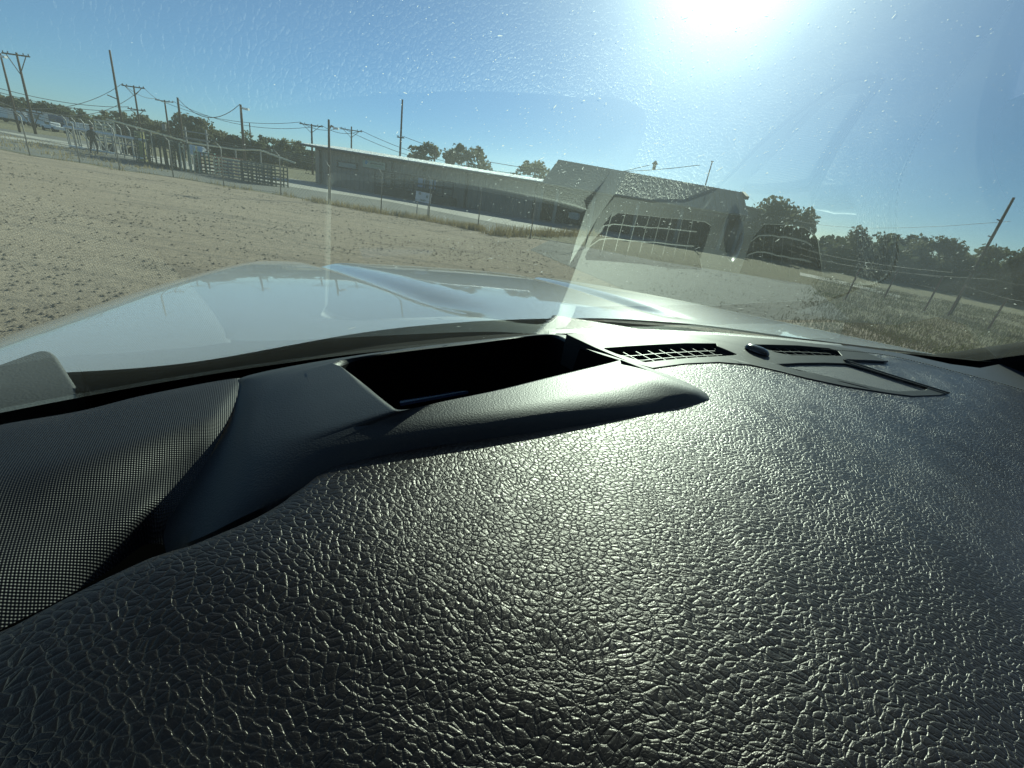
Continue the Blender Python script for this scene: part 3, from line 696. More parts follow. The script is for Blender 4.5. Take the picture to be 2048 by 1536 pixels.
# ================================================================== FENCE
fo = fence_g[0]
FN = thing('chain_link_fence', 'chain link fence with angled arms along the far edge of the dirt lot', 'fence', (fo[0], fo[1], 0))
fpts = [fence_g[0]-(fence_g[2]-fence_g[0])*.9, fence_g[0]-(fence_g[2]-fence_g[0])*.45]+fence_g+[G(1060, 478)[:2], G(1170, 497)[:2]]
tops = []
for i, g in enumerate(fpts):
    x, y = g[0]-fo[0], g[1]-fo[1]
    h = 1.72+.06*math.sin(i*2.1)
    MB().tube([(x, y, -.1), (x+random.uniform(-.02, .02), y, h), (x-.14, y-.20, h+.26)], [.027, .025, .02], 8).build('post', MT['galv'], FN, True)
    tops.append((x, y, h))
for z, dx in ((-1.66, 0), (-.9, 0), (0, 0), (.09, .35), (.17, .65), (.26, 1.0)):
    mb = MB()
    mb.tube([(x-.14*dx, y-.20*dx, h+z) for x, y, h in tops], .007, 4, False); mb.build('strand', MT['galv'], FN)
vs = []; fs = []
for (a, b) in zip(tops[:-1], tops[1:]):
    L = math.hypot(b[0]-a[0], b[1]-a[1]); n = int(L/.16)
    for i in range(n):
        for sg_ in (1, -1):
            k0_ = i/n; k1_ = k0_+sg_*1.62/L
            if not 0 <= k1_ <= 1: continue
            p = [a[0]+(b[0]-a[0])*k0_, a[1]+(b[1]-a[1])*k0_, .05]; q = [a[0]+(b[0]-a[0])*k1_, a[1]+(b[1]-a[1])*k1_, 1.68]
            m_ = len(vs); w_ = .0035
            vs += [(p[0]-w_, p[1], p[2]), (p[0]+w_, p[1], p[2]), (q[0]+w_, q[1], q[2]), (q[0]-w_, q[1], q[2])]; fs.append((m_, m_+1, m_+2, m_+3))
tag(meshobj('mesh_wire', vs, fs, MT['galv'], FN), kind='stuff')
# meadow wire fence at right
rp = [G(*q)[:2] for q in ((1690, 600), (1768, 596), (1848, 622), (1895, 632), (1975, 660), (2070, 700))]
FR = thing('wire_fence', 'low rusty post and wire fence across the meadow at right', 'fence', (*rp[0], 0))
tp = []
for i, g in enumerate(rp):
    x, y = g-rp[0]; h = (1.15, 1.25, 1.35, 1.2, 1.1, 1.2)[i]; MB().tube([(x, y, -.1), (x+.03, y, h)], .03, 6).build('post', MT['rust_steel'], FR); tp.append((x, y, h))
for k in (.95, .65, .35): MB().tube([(x, y, h*k) for x, y, h in tp], .0035, 4, False).build('strand', MT['wire'], FR)

# pale overhead pipe rail behind the panels
rail = [AY(213, 238, 44), AY(300, 262, 44), AY(380, 285, 44), AY(470, 299, 44), AY(520, 300, 44), AY(560, 315, 42), AY(590, 326, 40)]
rl_ = thing('pipe_rail', 'long pale pipe rail on posts sloping behind the corral panels', 'rail', (rail[0][0], rail[0][1], 0))
o0 = np.array([rail[0][0], rail[0][1], 0])
MB().tube([p-o0 for p in rail], .075, 6).build('rail', MT['cream'], rl_, True)
for p in rail[1:5]: q = p-o0; MB().tube([(q[0], q[1]+.05, 0), (q[0], q[1]+.05, q[2])], .06, 6).build('post', MT['galv'], rl_)

# ================================================================== SLIDING GATE, PERSON, TRAILERS
GY = 36.0
gt0 = AY(131, 254, GY); gt1 = AY(290, 281, GY-1.2)
gate = thing('sliding_gate', 'long cantilever gate with white top rail and diagonal braces', 'gate', (gt0[0], gt0[1], 0))
def gl_(k, z): p = gt0[:2]+(gt1[:2]-gt0[:2])*k; return (p[0]-gt0[0], p[1]-gt0[1], z)
zt0, zt1 = gt0[2], gt1[2]
MB().tube([gl_(-.02, zt0), gl_(1.02, zt1)], .09, 10).build('top_rail', MT['white_gloss'], gate, True)
for a, b in ((.02, .2), (.31, .60), (.86, .96)): MB().beam(gl_(a, .22), gl_(b, .22), .3, .1).build('bottom_rail', MT['white_gloss'], gate)
MB().beam(gl_(.0, .2), gl_(1, .2), .05, .06).build('track', MT['grey_steel'], gate)
for i in range(13):
    k = i/12; MB().beam(gl_(k, .2), gl_(k, zt0+(zt1-zt0)*k), .06).build('upright', MT['galv'], gate)
for i in range(0, 12, 2):
    k = i/12; z = zt0+(zt1-zt0)*k; a, b = ((k, .25), (k+2/12, z)) if i > 5 else ((k, z), (k+2/12, .25)); MB().beam(gl_(*a), gl_(*b), .05).build('brace', MT['galv'], gate)
for i in range(9):
    k = .02+i*.115; MB().tube([gl_(k, 0), gl_(k, 1.95), tuple(np.array(gl_(k, 2.2))+np.array([-.14, -.1, 0]))], .045, 6).build('gate_post', MT['galv'], gate)

def person(loc, yaw, label):
    root = thing('person', label, 'person', loc, yaw)
    V = [((0, 0, .98), .15), ((0, .02, 1.15), .155), ((0, .03, 1.38), .17), ((0, .02, 1.52), .08), ((0, 0, 1.60), .065), ((0, -.02, 1.70), .105), ((0, -.01, 1.80), .075),
         ((.10, 0, .92), .11), ((.13, -.12, .52), .075), ((.13, .02, .10), .05), ((.13, -.13, .04), .045),
         ((-.10, 0, .92), .11), ((-.13, .12, .53), .075), ((-.14, .34, .12), .05), ((-.14, .22, .05), .045),
         ((.20, .03, 1.44), .075), ((.27, -.06, 1.18), .055), ((.22, -.30, 1.08), .04), ((.20, -.38, 1.06), .035),
         ((-.20, .03, 1.44), .075), ((-.27, .10, 1.17), .055), ((-.27, -.02, .93), .04), ((-.27, -.07, .86), .035)]
    E = [(0, 1), (1, 2), (2, 3), (3, 4), (4, 5), (5, 6), (0, 7), (7, 8), (8, 9), (9, 10), (0, 11), (11, 12), (12, 13), (13, 14), (2, 15), (15, 16), (16, 17), (17, 18), (2, 19), (19, 20), (20, 21), (21, 22)]
    me = bpy.data.meshes.new('body'); me.from_pydata([v[0] for v in V], E, []); o = link(bpy.data.objects.new('body', me), root); me.materials.append(MT['cloth'])
    o.modifiers.new('skin', 'SKIN'); sv = me.skin_vertices[0].data
    for i, (_, r) in enumerate(V): sv[i].radius = (r, r)
    sv[0].use_root = True
    s_ = o.modifiers.new('sub', 'SUBSURF'); s_.levels = 1; s_.render_levels = 2
    # face and hat
    mb = MB(); mb.tube([(0, -.025, 1.66), (0, -.055, 1.70), (0, -.045, 1.76)], [.07, .085, .07], 10); mb.build('face', MT['skin'], root, True)
    mb = MB(); mb.tube([(0, -.01, 1.775), (0, -.01, 1.785)], [.17, .17], 16); mb.tube([(0, -.01, 1.785), (0, -.01, 1.88), (0, -.01, 1.90)], [.105, .09, .05], 14); mb.build('hat', MT['cloth'], root, True)
    return root
pg = AY(188, 300, 37.5)
pr = person((pg[0], 34.3, 0), R(70), 'person in dark clothing walking in front of the sliding gate')
pr.location = (float(AY(190, 300, 34.3)[0]), 34.3, 0)

# cream slatted trailer behind the gate
ct = AY(213, 280, 40)
CT = thing('slatted_trailer', 'cream trailer with horizontal slats behind the gate', 'trailer', (ct[0], 40, 0), R(-20))
for i in range(6): MB().box((0, 0, 1.05+i*.26), (2.6, .06, .14)).build('slat', MT['cream'], CT)
for x in (-1.3, 0, 1.3): MB().box((x, .06, 1.6), (.1, .08, 1.6)).build('upright', MT['cream'], CT)
MB().box((0, .8, .85), (2.8, 1.7, .12)).build('deck', MT['grey_steel'], CT)
def wheel(parent, x, y, r, w=.22, name='wheel'):
    mb = MB().tube([(x, y-w/2, r), (x, y+w/2, r)], r, 16); return mb.build(name, MT['tyre'], parent)
for x in (-.5, .5): wheel(CT, x, .05, .36); wheel(CT, x, 1.55, .36)

def box_trailer(px, py, Y, L, W, H, zb, mat, label, rz=R(-18), cab=False, cat='trailer', name='white_trailer'):
    c = AY(px, py, Y); o = thing(name, label, cat, (c[0], Y, 0), rz)
    b = MB().box((0, 0, zb+H/2), (L, W, H)).build('body', MT[mat], o); bevel(b, .08)
    MB().box((0, 0, zb-.08), (L*.98, W*.8, .14)).build('chassis', MT['grey_steel'], o)
    for x in (-L*.28, -L*.16, L*.3):
        for y in (-W/2+.1, W/2-.1): wheel(o, x, y, .45)
    MB().box((L*.05, -W/2-.012, zb+H*.55), (L*.25, .02, H*.28)).build('window', MT['glass_dark'], o)
    MB().box((-L*.35, -W/2-.012, zb+H*.45), (.7, .02, H*.8)).build('door', MT['blue_grey'], o)
    if cab:
        k = MB().box((L/2+.9, 0, .5+.75), (1.7, W*.9, 1.5)).build('cab', MT['white_paint'], o); bevel(k, .15)
        MB().box((L/2+1.0, -W*.45-.01, 1.55), (1.0, .02, .55)).build('cab_window', MT['glass_dark'], o)
        for y in (-W/2+.1, W/2-.1): wheel(o, L/2+1.0, y, .42)
    return o
box_trailer(8, 236, 120, 9, 2.4, 2.3, .9, 'white_paint', 'long white trailer parked furthest left before the trees')
box_trailer(50, 238, 118, 4.2, 2.3, 2.4, .8, 'white_paint', 'white box truck between the two left poles', cab=True, cat='truck', name='box_truck')
box_trailer(88, 246, 108, 6.5, 2.5, 2.6, .8, 'white_paint', 'white van trailer with dark window right of the braced pole', cab=False)
box_trailer(120, 249, 100, 2.6, 2.2, 2.2, .8, 'blue_grey', 'small blue grey trailer beside the gate end')
box_trailer(153, 256, 100, 6.0, 2.2, 1.5, .9, 'white_paint', 'low white trailer showing over the gate top rail')
def flatbed(px, py, Y, label):
    c = AY(px, py, Y); o = thing('pickup_truck', label, 'pickup truck', (c[0], Y, 0), R(-20))
    b = MB().box((0, 0, .75), (5.2, 1.9, .6)).build('body', MT['white_paint'], o); bevel(b, .12)
    b = MB().box((-.2, 0, 1.35), (1.9, 1.7, .65)).build('cab', MT['white_paint'], o); bevel(b, .2)
    MB().box((-.2, -.86, 1.4), (1.5, .03, .4)).build('window', MT['glass_dark'], o)
    for x in (-1.6, 1.6):
        for y in (-.9, .9): wheel(o, x, y, .4)
flatbed(108, 256, 92, 'white pickup truck parked behind the gate end')
c = AY(1150, 452, 50); TR = thing('parked_truck', 'pale truck parked in the dark shade under the tall shed', 'truck', (c[0]+.3, 50, 0), R(60))
b = MB().box((0, 0, .85), (5.0, 1.9, .7)).build('body', MT['white_paint'], TR); bevel(b, .15)
b = MB().box((-.3, 0, 1.5), (2.2, 1.75, .7)).build('cab', MT['white_paint'], TR); bevel(b, .22)
MB().box((-.3, -.885, 1.52), (1.8, .03, .42)).build('window', MT['glass_dark'], TR)
for x in (-1.6, 1.6):
    for y in (-.88, .88): wheel(TR, x, y, .42)

# corral panels, stacked upright in rows
def panel_mesh(L, H, rails, r=.035, ups=3):
    mb = MB()
    for i in range(rails): z = .15+(H-.15)*i/(rails-1); mb.beam((-L/2, 0, z), (L/2, 0, z), r*1.3, r*1.6)
    for i in range(ups): x = -L/2+L*i/(ups-1); mb.beam((x, 0, 0), (x, 0, H+.02), r*1.6)
    return mb
rows = [  # px, py(base), depth, n panels, spacing, yaw, L, H, rails, material, words
 (302, 334, 33.5, 5, .32, R(128), 3.0, 1.9, 7, 'green_steel', 'dark green corral panel in the stack beside the yellow post'),
 (330, 338, 33, 6, .30, R(128), 3.0, 1.8, 7, 'green_steel', 'dark green corral panel in the middle stack behind the fence post'),
 (358, 342, 32.5, 6, .28, R(128), 3.0, 1.7, 7, 'green_steel', 'dark green corral panel in the stack left of the cream panels'),
 (382, 346, 32, 5, .26, R(126), 2.2, 1.6, 6, 'cream', 'cream corral panel standing beside the green stacks'),
 (408, 348, 33, 6, .3, R(125), 2.4, 1.3, 6, 'teal_steel', 'teal corral panel right of the cream panels'),
 (440, 352, 33, 4, .45, R(15), 2.4, 1.25, 6, 'rust_steel', 'rusty red corral gate right of the teal panels'),
 (470, 357, 32, 3, .5, R(-8), 2.2, 1.15, 6, 'cream', 'cream corral gate right of the rusty red gates'),
 (500, 361, 31, 4, .4, R(-12), 3.0, 1.1, 6, 'grey_steel', 'grey corral gate laid before the white lamp pole'),
 (528, 364, 30.5, 5, .34, R(-12), 2.4, 1.2, 6, 'green_steel', 'dark corral gate at the right end of the row')]
for (px, py, Y, n, sp, yaw, L, H, rails, m, lab) in rows:
    c = AY(px, py, Y); first = None
    for i in range(n):
        if first is None:
            first = panel_mesh(L, H, rails).build('corral_panel', MT[m]); o = first
        else:
            o = first.copy(); COL.objects.link(o)
        k = (i-(n-1)/2)*sp
        ax = (math.cos(yaw+R(90)), math.sin(yaw+R(90))) if abs(yaw) < 1 else (.8, .55)
        o.location = (c[0]+ax[0]*k, Y+ax[1]*k+random.uniform(-.1, .1), 0); o.rotation_euler = (R(random.uniform(-3, 3)), 0, yaw+R(random.uniform(-3, 3)))
        tag(o, ('first', 'second', 'third', 'fourth', 'fifth', 'sixth')[i]+' from the left, '+lab, 'corral panel', 'corral panels stacked by the fence')
c = AY(287, 320, 35); yp = thing('yellow_post', 'broad faded yellow post between the gate and the corral panels', 'post', (c[0], 35, 0))
MB().box((0, 0, 1.0), (.45, .35, 2.0)).build('post', MT['yellow'], yp); MB().box((0, 0, 2.04), (.55, .42, .08)).build('cap', MT['dark_trim'], yp)
for k in range(7):
    a = AY(386+random.uniform(-3, 3), 293+k*2.6, 38-k*.2); L = random.uniform(3.0, 4.2)
    o = MB().tube([(-.2, 0, 0), (L*.45, -L*.25, 0)], .11, 8).build('white_pipe', MT['white_paint']); o.location = tuple(a)
    tag(o, ('topmost', 'second from top', 'third from top', 'middle', 'third from bottom', 'second from bottom', 'bottom')[k]+' white pipe in the pile behind the cream corral panels', 'pipe', 'white pipes piled behind the panels')
for k in range(3):
    a = AY(389, 302+k*5.0, 38.4); pass
rk = AY(400, 306, 38.6); RK = thing('pipe_rack', 'steel rack holding the white pipes', 'rack', (rk[0], 38.6, 0))
for dx in (-1.0, .7): MB().beam((dx, 0, 0), (dx, 0, 2.9), .1).build('post', MT['grey_steel'], RK)
for z in (1.5, 2.1, 2.6): MB().beam((-1.2, 0, z), (.9, 0, z), .08).build('arm', MT['grey_steel'], RK)

# ================================================================== TREES
def tree_meshes(seed, h, w, n_clu, per, leaf, trunk_h, droop=0.0):
    rg = np.random.default_rng(seed)
    th = rg.random(n_clu)*6.28; ph = rg.random(n_clu); rr = .45+.55*rg.random(n_clu)**.5
    zc = trunk_h+(h-trunk_h)*(.12+.82*ph); prof = np.sqrt(np.clip(1-((zc-trunk_h)/(h-trunk_h)*1.9-.85)**2*.8, .08, 1))
    cx = np.cos(th)*w/2*prof*rr; cy = np.sin(th)*w/2*prof*rr
    cs = (.10+.10*rg.random(n_clu))*w
    n = n_clu*per; ci = np.repeat(np.arange(n_clu), per)
    d = rg.normal(0, 1, (n, 3)); d /= np.linalg.norm(d, axis=1)[:, None]; d *= (rg.random(n)**.45)[:, None]
    C = np.stack([cx[ci]+d[:, 0]*cs[ci], cy[ci]+d[:, 1]*cs[ci], np.maximum(zc[ci]+d[:, 2]*cs[ci]*.75, .25)], -1)
    a = rg.normal(0, 1, (n, 3)); a /= np.linalg.norm(a, axis=1)[:, None]; b = np.cross(a, rg.normal(0, 1, (n, 3))); b /= np.linalg.norm(b, axis=1)[:, None]
    s = leaf*(.5+rg.random(n))[:, None]
    v = np.stack([C-a*s*.5, C+b*s*.32, C+a*s*.5, C-b*s*.32], 1).reshape(-1, 3)
    tb = MB(); r0 = .028*h
    tb.tube([(0, 0, -.1), (.04*h*.3, 0, trunk_h*.6), (0, .02*h, trunk_h*1.1), (0, 0, h*.72)], [r0*1.25, r0, r0*.8, r0*.2], 7)
    for i in range(0, n_clu, max(1, n_clu//14)):
        z0 = trunk_h*(.6+.6*rg.random()); tb.tube([(0, 0, z0), (cx[i]*.5, cy[i]*.5, (z0+zc[i])/2+.05*h), (cx[i], cy[i], zc[i])], [r0*.45, r0*.3, r0*.08], 5)
    return v, tb
TREE_CACHE = {}
def tree(px, py_top, Y, w_px, label, leafm, seed, dens=1.0, name='tree', trunk=.25, group=None, lf=1.0):
    t_ = AY(px, py_top, Y); h = max(t_[2], 2.0)*((1.13 if Y > 60 else 1.04) if name == 'tree' else 1.0); depth = np.dot(t_-np.array([0, 0, CAM_H]), fwdv); w = w_px/F_PX*depth
    key = (seed,)
    v, tb = tree_meshes(seed, h, w, int(34*dens), 70, .055*lf*max(h, w)+.12, h*trunk)
    o = thing(name, label, 'tree' if name == 'tree' else 'bush', (t_[0], Y, 0), 0, group)
    n = len(v)//4; polymesh('crown', v, np.arange(n*4).reshape(-1, 4), MT[leafm], o); tb.build('trunk', MT['bark'], o, True)
    return o
TL = [(-40, 200, 163, 110, 'leaf_olive', 'olive tree at the far left edge above the long white trailer'),
 (20, 205, 167, 95, 'leaf_olive', 'olive tree between the dark light pole and the braced pole'),
 (68, 211, 155, 70, 'leaf_dark', 'dark tree behind the braced pole'),
 (102, 216, 155, 66, 'leaf_dark', 'dark rounded tree right of the braced pole'),
 (146, 226, 149, 68, 'leaf_dark', 'dark low tree above the low white trailer'),
 (182, 240, 163, 60, 'leaf_dark', 'lowest dark tree behind the gate, left of the tallest pole'),
 (228, 232, 124, 62, 'leaf_pale', 'pale spiky tree at the foot of the tallest bare pole'),
 (268, 234, 127, 66, 'leaf_olive', 'olive tree behind the three-arm pole'),
 (310, 250, 136, 60, 'leaf_dark', 'dark tree between the three-arm pole and the transformer pole'),
 (345, 252, 130, 60, 'leaf_olive', 'olive tree behind the bare wooden pole'),
 (385, 242, 118, 76, 'leaf_pale', 'tallest pale tree between the bare pole and the white lamp pole'),
 (425, 262, 124, 66, 'leaf_olive', 'olive tree left of the white lamp pole'),
 (462, 277, 127, 54, 'leaf_dark', 'dark tree touching the white lamp pole on its left'),
 (508, 274, 130, 56, 'leaf_dark', 'dark tree just right of the white lamp pole'),
 (545, 282, 136, 58, 'leaf_olive', 'olive tree in the middle of the grove before the roof corner'),
 (582, 288, 130, 56, 'leaf_pale', 'pale tree left of the roof corner pole'),
 (612, 306, 121, 52, 'leaf_dark', 'dark tree right beside the building corner'),
 (850, 297, 95, 66, 'leaf_pale', 'pale tree behind the white roof at the short pole'),
 (935, 304, 95, 92, 'leaf_pale', 'widest pale tree behind the white roof'),
 (1063, 334, 85, 74, 'leaf_pale', 'pale tree between the white roof and the tall shed'),
 (1575, 412, 46, 132, 'leaf_olive', 'large olive tree right of the tall shed'),
 (1480, 420, 60, 90, 'leaf_dark', 'dark tree behind the lean-to'),
 (1690, 478, 44, 95, 'leaf_olive', 'olive tree right of the large olive tree'),
 (1752, 463, 40, 100, 'leaf_olive', 'tall loose tree in the right tree row'),
 (1820, 478, 42, 90, 'leaf_olive', 'thin open tree in the middle of the right tree row'),
 (1885, 484, 38, 110, 'leaf_pale', 'broad pale tree behind the lone meadow pole'),
 (1950, 520, 40, 70, 'leaf_olive', 'low olive tree just right of the lone meadow pole'),
 (2030, 500, 34, 110, 'leaf_dark', 'dark broad tree at the right edge of the view'),
 (2130, 505, 32, 120, 'leaf_dark', 'dark tree beyond the right edge of the view')]
for i, (px, py, Y, w, m, lab) in enumerate(TL):
    tree(px, py, Y, w, lab, m, 100+i, 1.25 if i != 24 else .8, trunk=.12 if i not in (20,) else .22, lf=.8 if Y < 60 else 1.0)
# undergrowth belts: one mass each
def belt(name, x0, x1, Y0, Y1, h, m, n, seed):
    rg = np.random.default_rng(seed); k = rg.random(n); x = x0+(x1-x0)*k; y = Y0+(Y1-Y0)*k+rg.normal(0, 2.0, n)
    z = h*rg.random(n)**.8*(.55+.45*np.sin(k*37+seed)*np.sin(k*91)); z = np.abs(z)+.1
    C = np.stack([x, y, z], -1); a = rg.normal(0, 1, (n, 3)); a /= np.linalg.norm(a, axis=1)[:, None]; b = np.cross(a, rg.normal(0, 1, (n, 3))); b /= np.linalg.norm(b, axis=1)[:, None]
    s = (.35+.5*rg.random(n))[:, None]
    v = np.stack([C-a*s, C+b*s*.6, C+a*s, C-b*s*.6], 1).reshape(-1, 3)
    return tag(polymesh(name, v, np.arange(n*4).reshape(-1, 4), MT[m]), kind='stuff')
belt('undergrowth', -230, -110, 150, 175, 5.0, 'leaf_dark', 5000, 1)
belt('undergrowth', -120, -34, 135, 145, 4.2, 'leaf_dark', 6000, 2)
belt('undergrowth', 22, 44, 46, 30, 2.6, 'leaf_dark', 6000, 3)
belt('undergrowth', -400, 400, 300, 300, 9, 'leaf_dark', 9000, 4)
belt('undergrowth', 44, 70, 30, 10, 3.0, 'leaf_dark', 5000, 5)
# ================================================================== THE TRUCK WE SIT IN
FA = R(-32); tf = np.array([math.sin(FA), math.cos(FA)]); tl_ = np.array([math.cos(FA), -math.sin(FA)]); tc = np.array([.31, .55])
def T(lat, fw, z): q = tc+lat*tl_+fw*tf; return np.array([q[0], q[1], z+CAM_H])
TRUCK = thing('pickup_truck', 'white pickup truck we look out of, its hood pointing over the dirt lot', 'pickup truck', (0, 0, 0))
LC = .126   # lateral offset of the truck's centre line
# hood
def hood_z(L, f):
    aL = np.abs(L)
    z = -.2091-.0801*(f-.3)-.0354*np.clip(f-.8, 0, 9)**2-.0267*(aL/.9)**2
    w = .3084+.1715*(f-.55)
    d = aL-w; on = sstep(.42, .72, f)
    g = np.where(d > 0, np.exp(-(d/.034)**2), np.exp(-(d/.060)**2))
    z = z-.019*g*on+.003*sstep(.02, -.06, d)*on
    crest = 1.0174-.2348*(f-.3)
    ov = np.clip(aL-crest+.07, 0, 1); z = z-1.0328*ov**1.7
    return z-np.clip(f-1.5468, 0, 9)**2*7.0
rear = np.array([(-1.05, .25), (-.90, .285), (-.79, .25), (-.72, .28), (-.61, .34), (-.53, .38), (-.39, .415), (-.27, .435), (.02, .45), (.3, .385), (.46, .28), (.67, .20), (.9, .15), (1.06, .12)])
Ls = np.linspace(-1.06, 1.06, 220); fr_ = np.interp(Ls, rear[:, 0], rear[:, 1])
from numpy import convolve
fr_ = convolve(np.pad(fr_, 8, 'edge'), np.ones(17)/17, 'valid')
ff = 1.70-.10*(Ls/1.0)**2-.10*np.clip(np.abs(Ls)-.7, 0, 1)
ks = np.linspace(0, 1, 160)
Pm = np.zeros((160, 220, 3))
for j, L in enumerate(Ls):
    f_ = fr_[j]+(ff[j]-fr_[j])*ks; zz_ = hood_z(np.full_like(f_, L), f_)
    q = tc[None]+(L+LC)*tl_[None]+f_[:, None]*tf[None]; Pm[:, j, :2] = q; Pm[:, j, 2] = zz_+CAM_H
# fold the rear lip down
lip = Pm[0].copy(); lip[:, 2] -= .007; lip[:, :2] += tf*.01
Pm = np.concatenate([lip[None], Pm], 0)
hood = gridmesh('hood', Pm, MT['paint'], TRUCK)
hood.data.set_sharp_from_angle(angle=R(50))
# fenders, nose, cab body (outside shell)
def body_box(name, lat0, lat1, f0, f1, z0, z1, m, bev=.05):
    vs = [T(a, b, c) for a in (lat0, lat1) for b in (f0, f1) for c in (z0, z1)]
    o = meshobj(name, vs, [(0, 1, 3, 2), (4, 6, 7, 5), (0, 4, 5, 1), (2, 3, 7, 6), (0, 2, 6, 4), (1, 5, 7, 3)], m, TRUCK)
    if bev: bevel(o, bev, 3)
    return o
for sg_ in (-1, 1):
    l0, l1 = sorted((LC+sg_*.78, LC+sg_*1.03)); body_box('fender', l0, l1, .22, 1.5, -1.0, -.56, MT['paint'], .06)
body_box('grille', LC-.72, LC+.72, 1.50, 1.64, -.95, -.50, MT['black_gloss'])
body_box('bumper', LC-1.0, LC+1.0, 1.60, 1.78, -1.2, -.93, MT['galv'])
for sg_ in (-1, 1):
    body_box('headlight', LC+sg_*.74-.13, LC+sg_*.74+.13, 1.50, 1.62, -.75, -.52, MT['white_paint'], .02)
    for f_ in (.72, -2.6):
        c0 = T(LC+sg_*.92, f_, 0); c1 = T(LC+sg_*.64, f_, 0); z = .42
        MB().tube([(c0[0], c0[1], z), (c1[0], c1[1], z)], .42, 24).build('wheel', MT['tyre'], TRUCK)
    l0, l1 = sorted((LC+sg_*.93, LC+sg_*1.0)); body_box('door', l0, l1, -1.9, .0, -1.15, -.13, MT['paint'], .02)
body_box('floor', LC-.92, LC+.92, -1.9, .2, -1.2, -1.12, MT['floor_dark'], 0)
body_box('cab_rear', LC-.92, LC+.92, -1.95, -1.88, -1.2, .0, MT['floor_dark'], 0)
body_box('cargo_bed', LC-.98, LC+.98, -3.9, -2.0, -1.05, -.45, MT['paint'])
for sg_ in (-1, 1):
    a = T(LC+sg_*.92, -1.85, -.13); b = T(LC+sg_*.82, -1.7, .28); MB().beam(a, b, .18, .12).build('rear_pillar', MT['headliner'], TRUCK)
body_box('seat_back', LC-.75, LC+.75, -1.45, -1.25, -.9, .05, MT['floor_dark'], .05)
body_box('seat', LC-.75, LC+.75, -1.3, -.7, -1.0, -.75, MT['floor_dark'], .05)

# windshield
TH, PH, DD, KK = R(59.92), R(-57.08), .0437, .5375
gn = np.array([math.sin(PH)*math.cos(TH), math.cos(PH)*math.cos(TH), math.sin(TH)]); ga = np.array([math.cos(PH), -math.sin(PH), 0]); gb = np.cross(gn, ga)
if gb[2] < 0: gb = -gb
S0, S1 = -.36, 1.02
def wsp(s, z, off=0.0):
    c = DD*gn+s*ga-.5*KK*s*s*gn; t_ = (z-c[2])/gb[2]; p = c+t_*gb
    n = gn+KK*s*ga; n = n/np.linalg.norm(n); p = p+n*off; return np.array([p[0], p[1], p[2]+CAM_H])
def ws_grid(z0, z1, ns, nz, off, s0=S0, s1=S1):
    return np.array([[wsp(s, z, off) for s in np.linspace(s0, s1, ns)] for z in np.linspace(z0, z1, nz)])
WZ0, WZ1 = -.235, .27
Pi = ws_grid(WZ0, WZ1, 120, 90, 0)
def outward_flip(P):  # True if grid normals need flipping to face inside (towards the camera)
    a, b, c = P[40, 60], P[40, 61], P[41, 60]; n = np.cross(b-a, c-a); return np.dot(n, np.array([0, 0, CAM_H])-a) < 0
fl = outward_flip(Pi)
wsh = gridmesh('windshield', Pi, MT['glass'], TRUCK, True, fl)
Po = ws_grid(WZ0, WZ1, 60, 40, .005); outer = gridmesh('outer_pane', Po, MT['film'], wsh, True, not fl)
# black printed band along the lower edge, on the inner pane
def frit_top(s): return np.interp(s, [-.4, .0, .1, .2, .4, .6, .8, 1.02], [-.158, -.157, -.148, -.142, -.136, -.134, -.133, -.128])
ss = np.linspace(S0, S1, 120)
Pf = np.array([[wsp(s, WZ0+(frit_top(s)-WZ0)*k, -.0012) for s in ss] for k in np.linspace(0, 1, 10)])
gridmesh('frit_band', Pf, MT['black_gloss'], wsh, True, fl)
# specks of dirt on the outside, lit by the sun
n = 4500; verts = []; faces = []
for i in range(n):
    px, py = random.uniform(700, 2150), random.uniform(-80, 680)
    if random.random() < .75: px = random.gauss(1400, 300); py = random.gauss(300, 200)
    if py > 700: continue
    g = ray(px, py)
    A_ = .5*KK*np.dot(ga, g)**2; B_ = np.dot(gn, g); disc = B_*B_+4*A_*(DD+.006)
    if disc <= 0: continue
    t_ = (-B_+math.sqrt(disc))/(2*A_); p = g*t_
    if t_ <= 0 or t_ > .8: continue
    s_ = float(np.dot(p, ga)); nn = gn+KK*s_*ga; nn /= np.linalg.norm(nn)
    e1_ = np.cross(nn, [0, 0, 1.0]); e1_ /= np.linalg.norm(e1_); e2_ = np.cross(nn, e1_)
    r_ = (.00008+.0002*random.random()**4)*t_/.18*(1.0 if random.random() < .97 else 1.8); st_ = 1+random.random()*.8 if random.random() < .96 else random.uniform(4, 8)
    a_ = random.uniform(0, 6.28); d1 = (e1_*math.cos(a_)+e2_*math.sin(a_))*r_*st_; d2 = (-e1_*math.sin(a_)+e2_*math.cos(a_))*r_
    P_ = p+np.array([0, 0, CAM_H]); m_ = len(verts)
    verts += [P_-d1, P_-d1*.4-d2*.8, P_+d1*.5-d2, P_+d1, P_+d1*.3+d2, P_-d1*.5+d2*.7]; faces.append(tuple(range(m_, m_+6)))
tag(meshobj('dust', verts, faces, MT['speck'], wsh), kind='stuff')

# pillars beside the glass
for s_ in (S0-.03, S1+.04):
    pts = [wsp(s_, z, .0) for z in np.linspace(-.20, .29, 10)]
    MB().tube(pts, [.04]*10, 12).build('pillar_trim', MT['black'], TRUCK, True)
hl = [tuple(wsp(s_, .255)[:2]) for s_ in np.linspace(S0, S1, 24)]+[tuple(T(LC+.85, -1.9, 0)[:2]), tuple(T(LC-.85, -1.9, 0)[:2])]
plate('headliner', hl, [], CAM_H+.275, .03, MT['headliner'], TRUCK)
plate('roof', hl, [], CAM_H+.325, .04, MT['paint'], TRUCK)
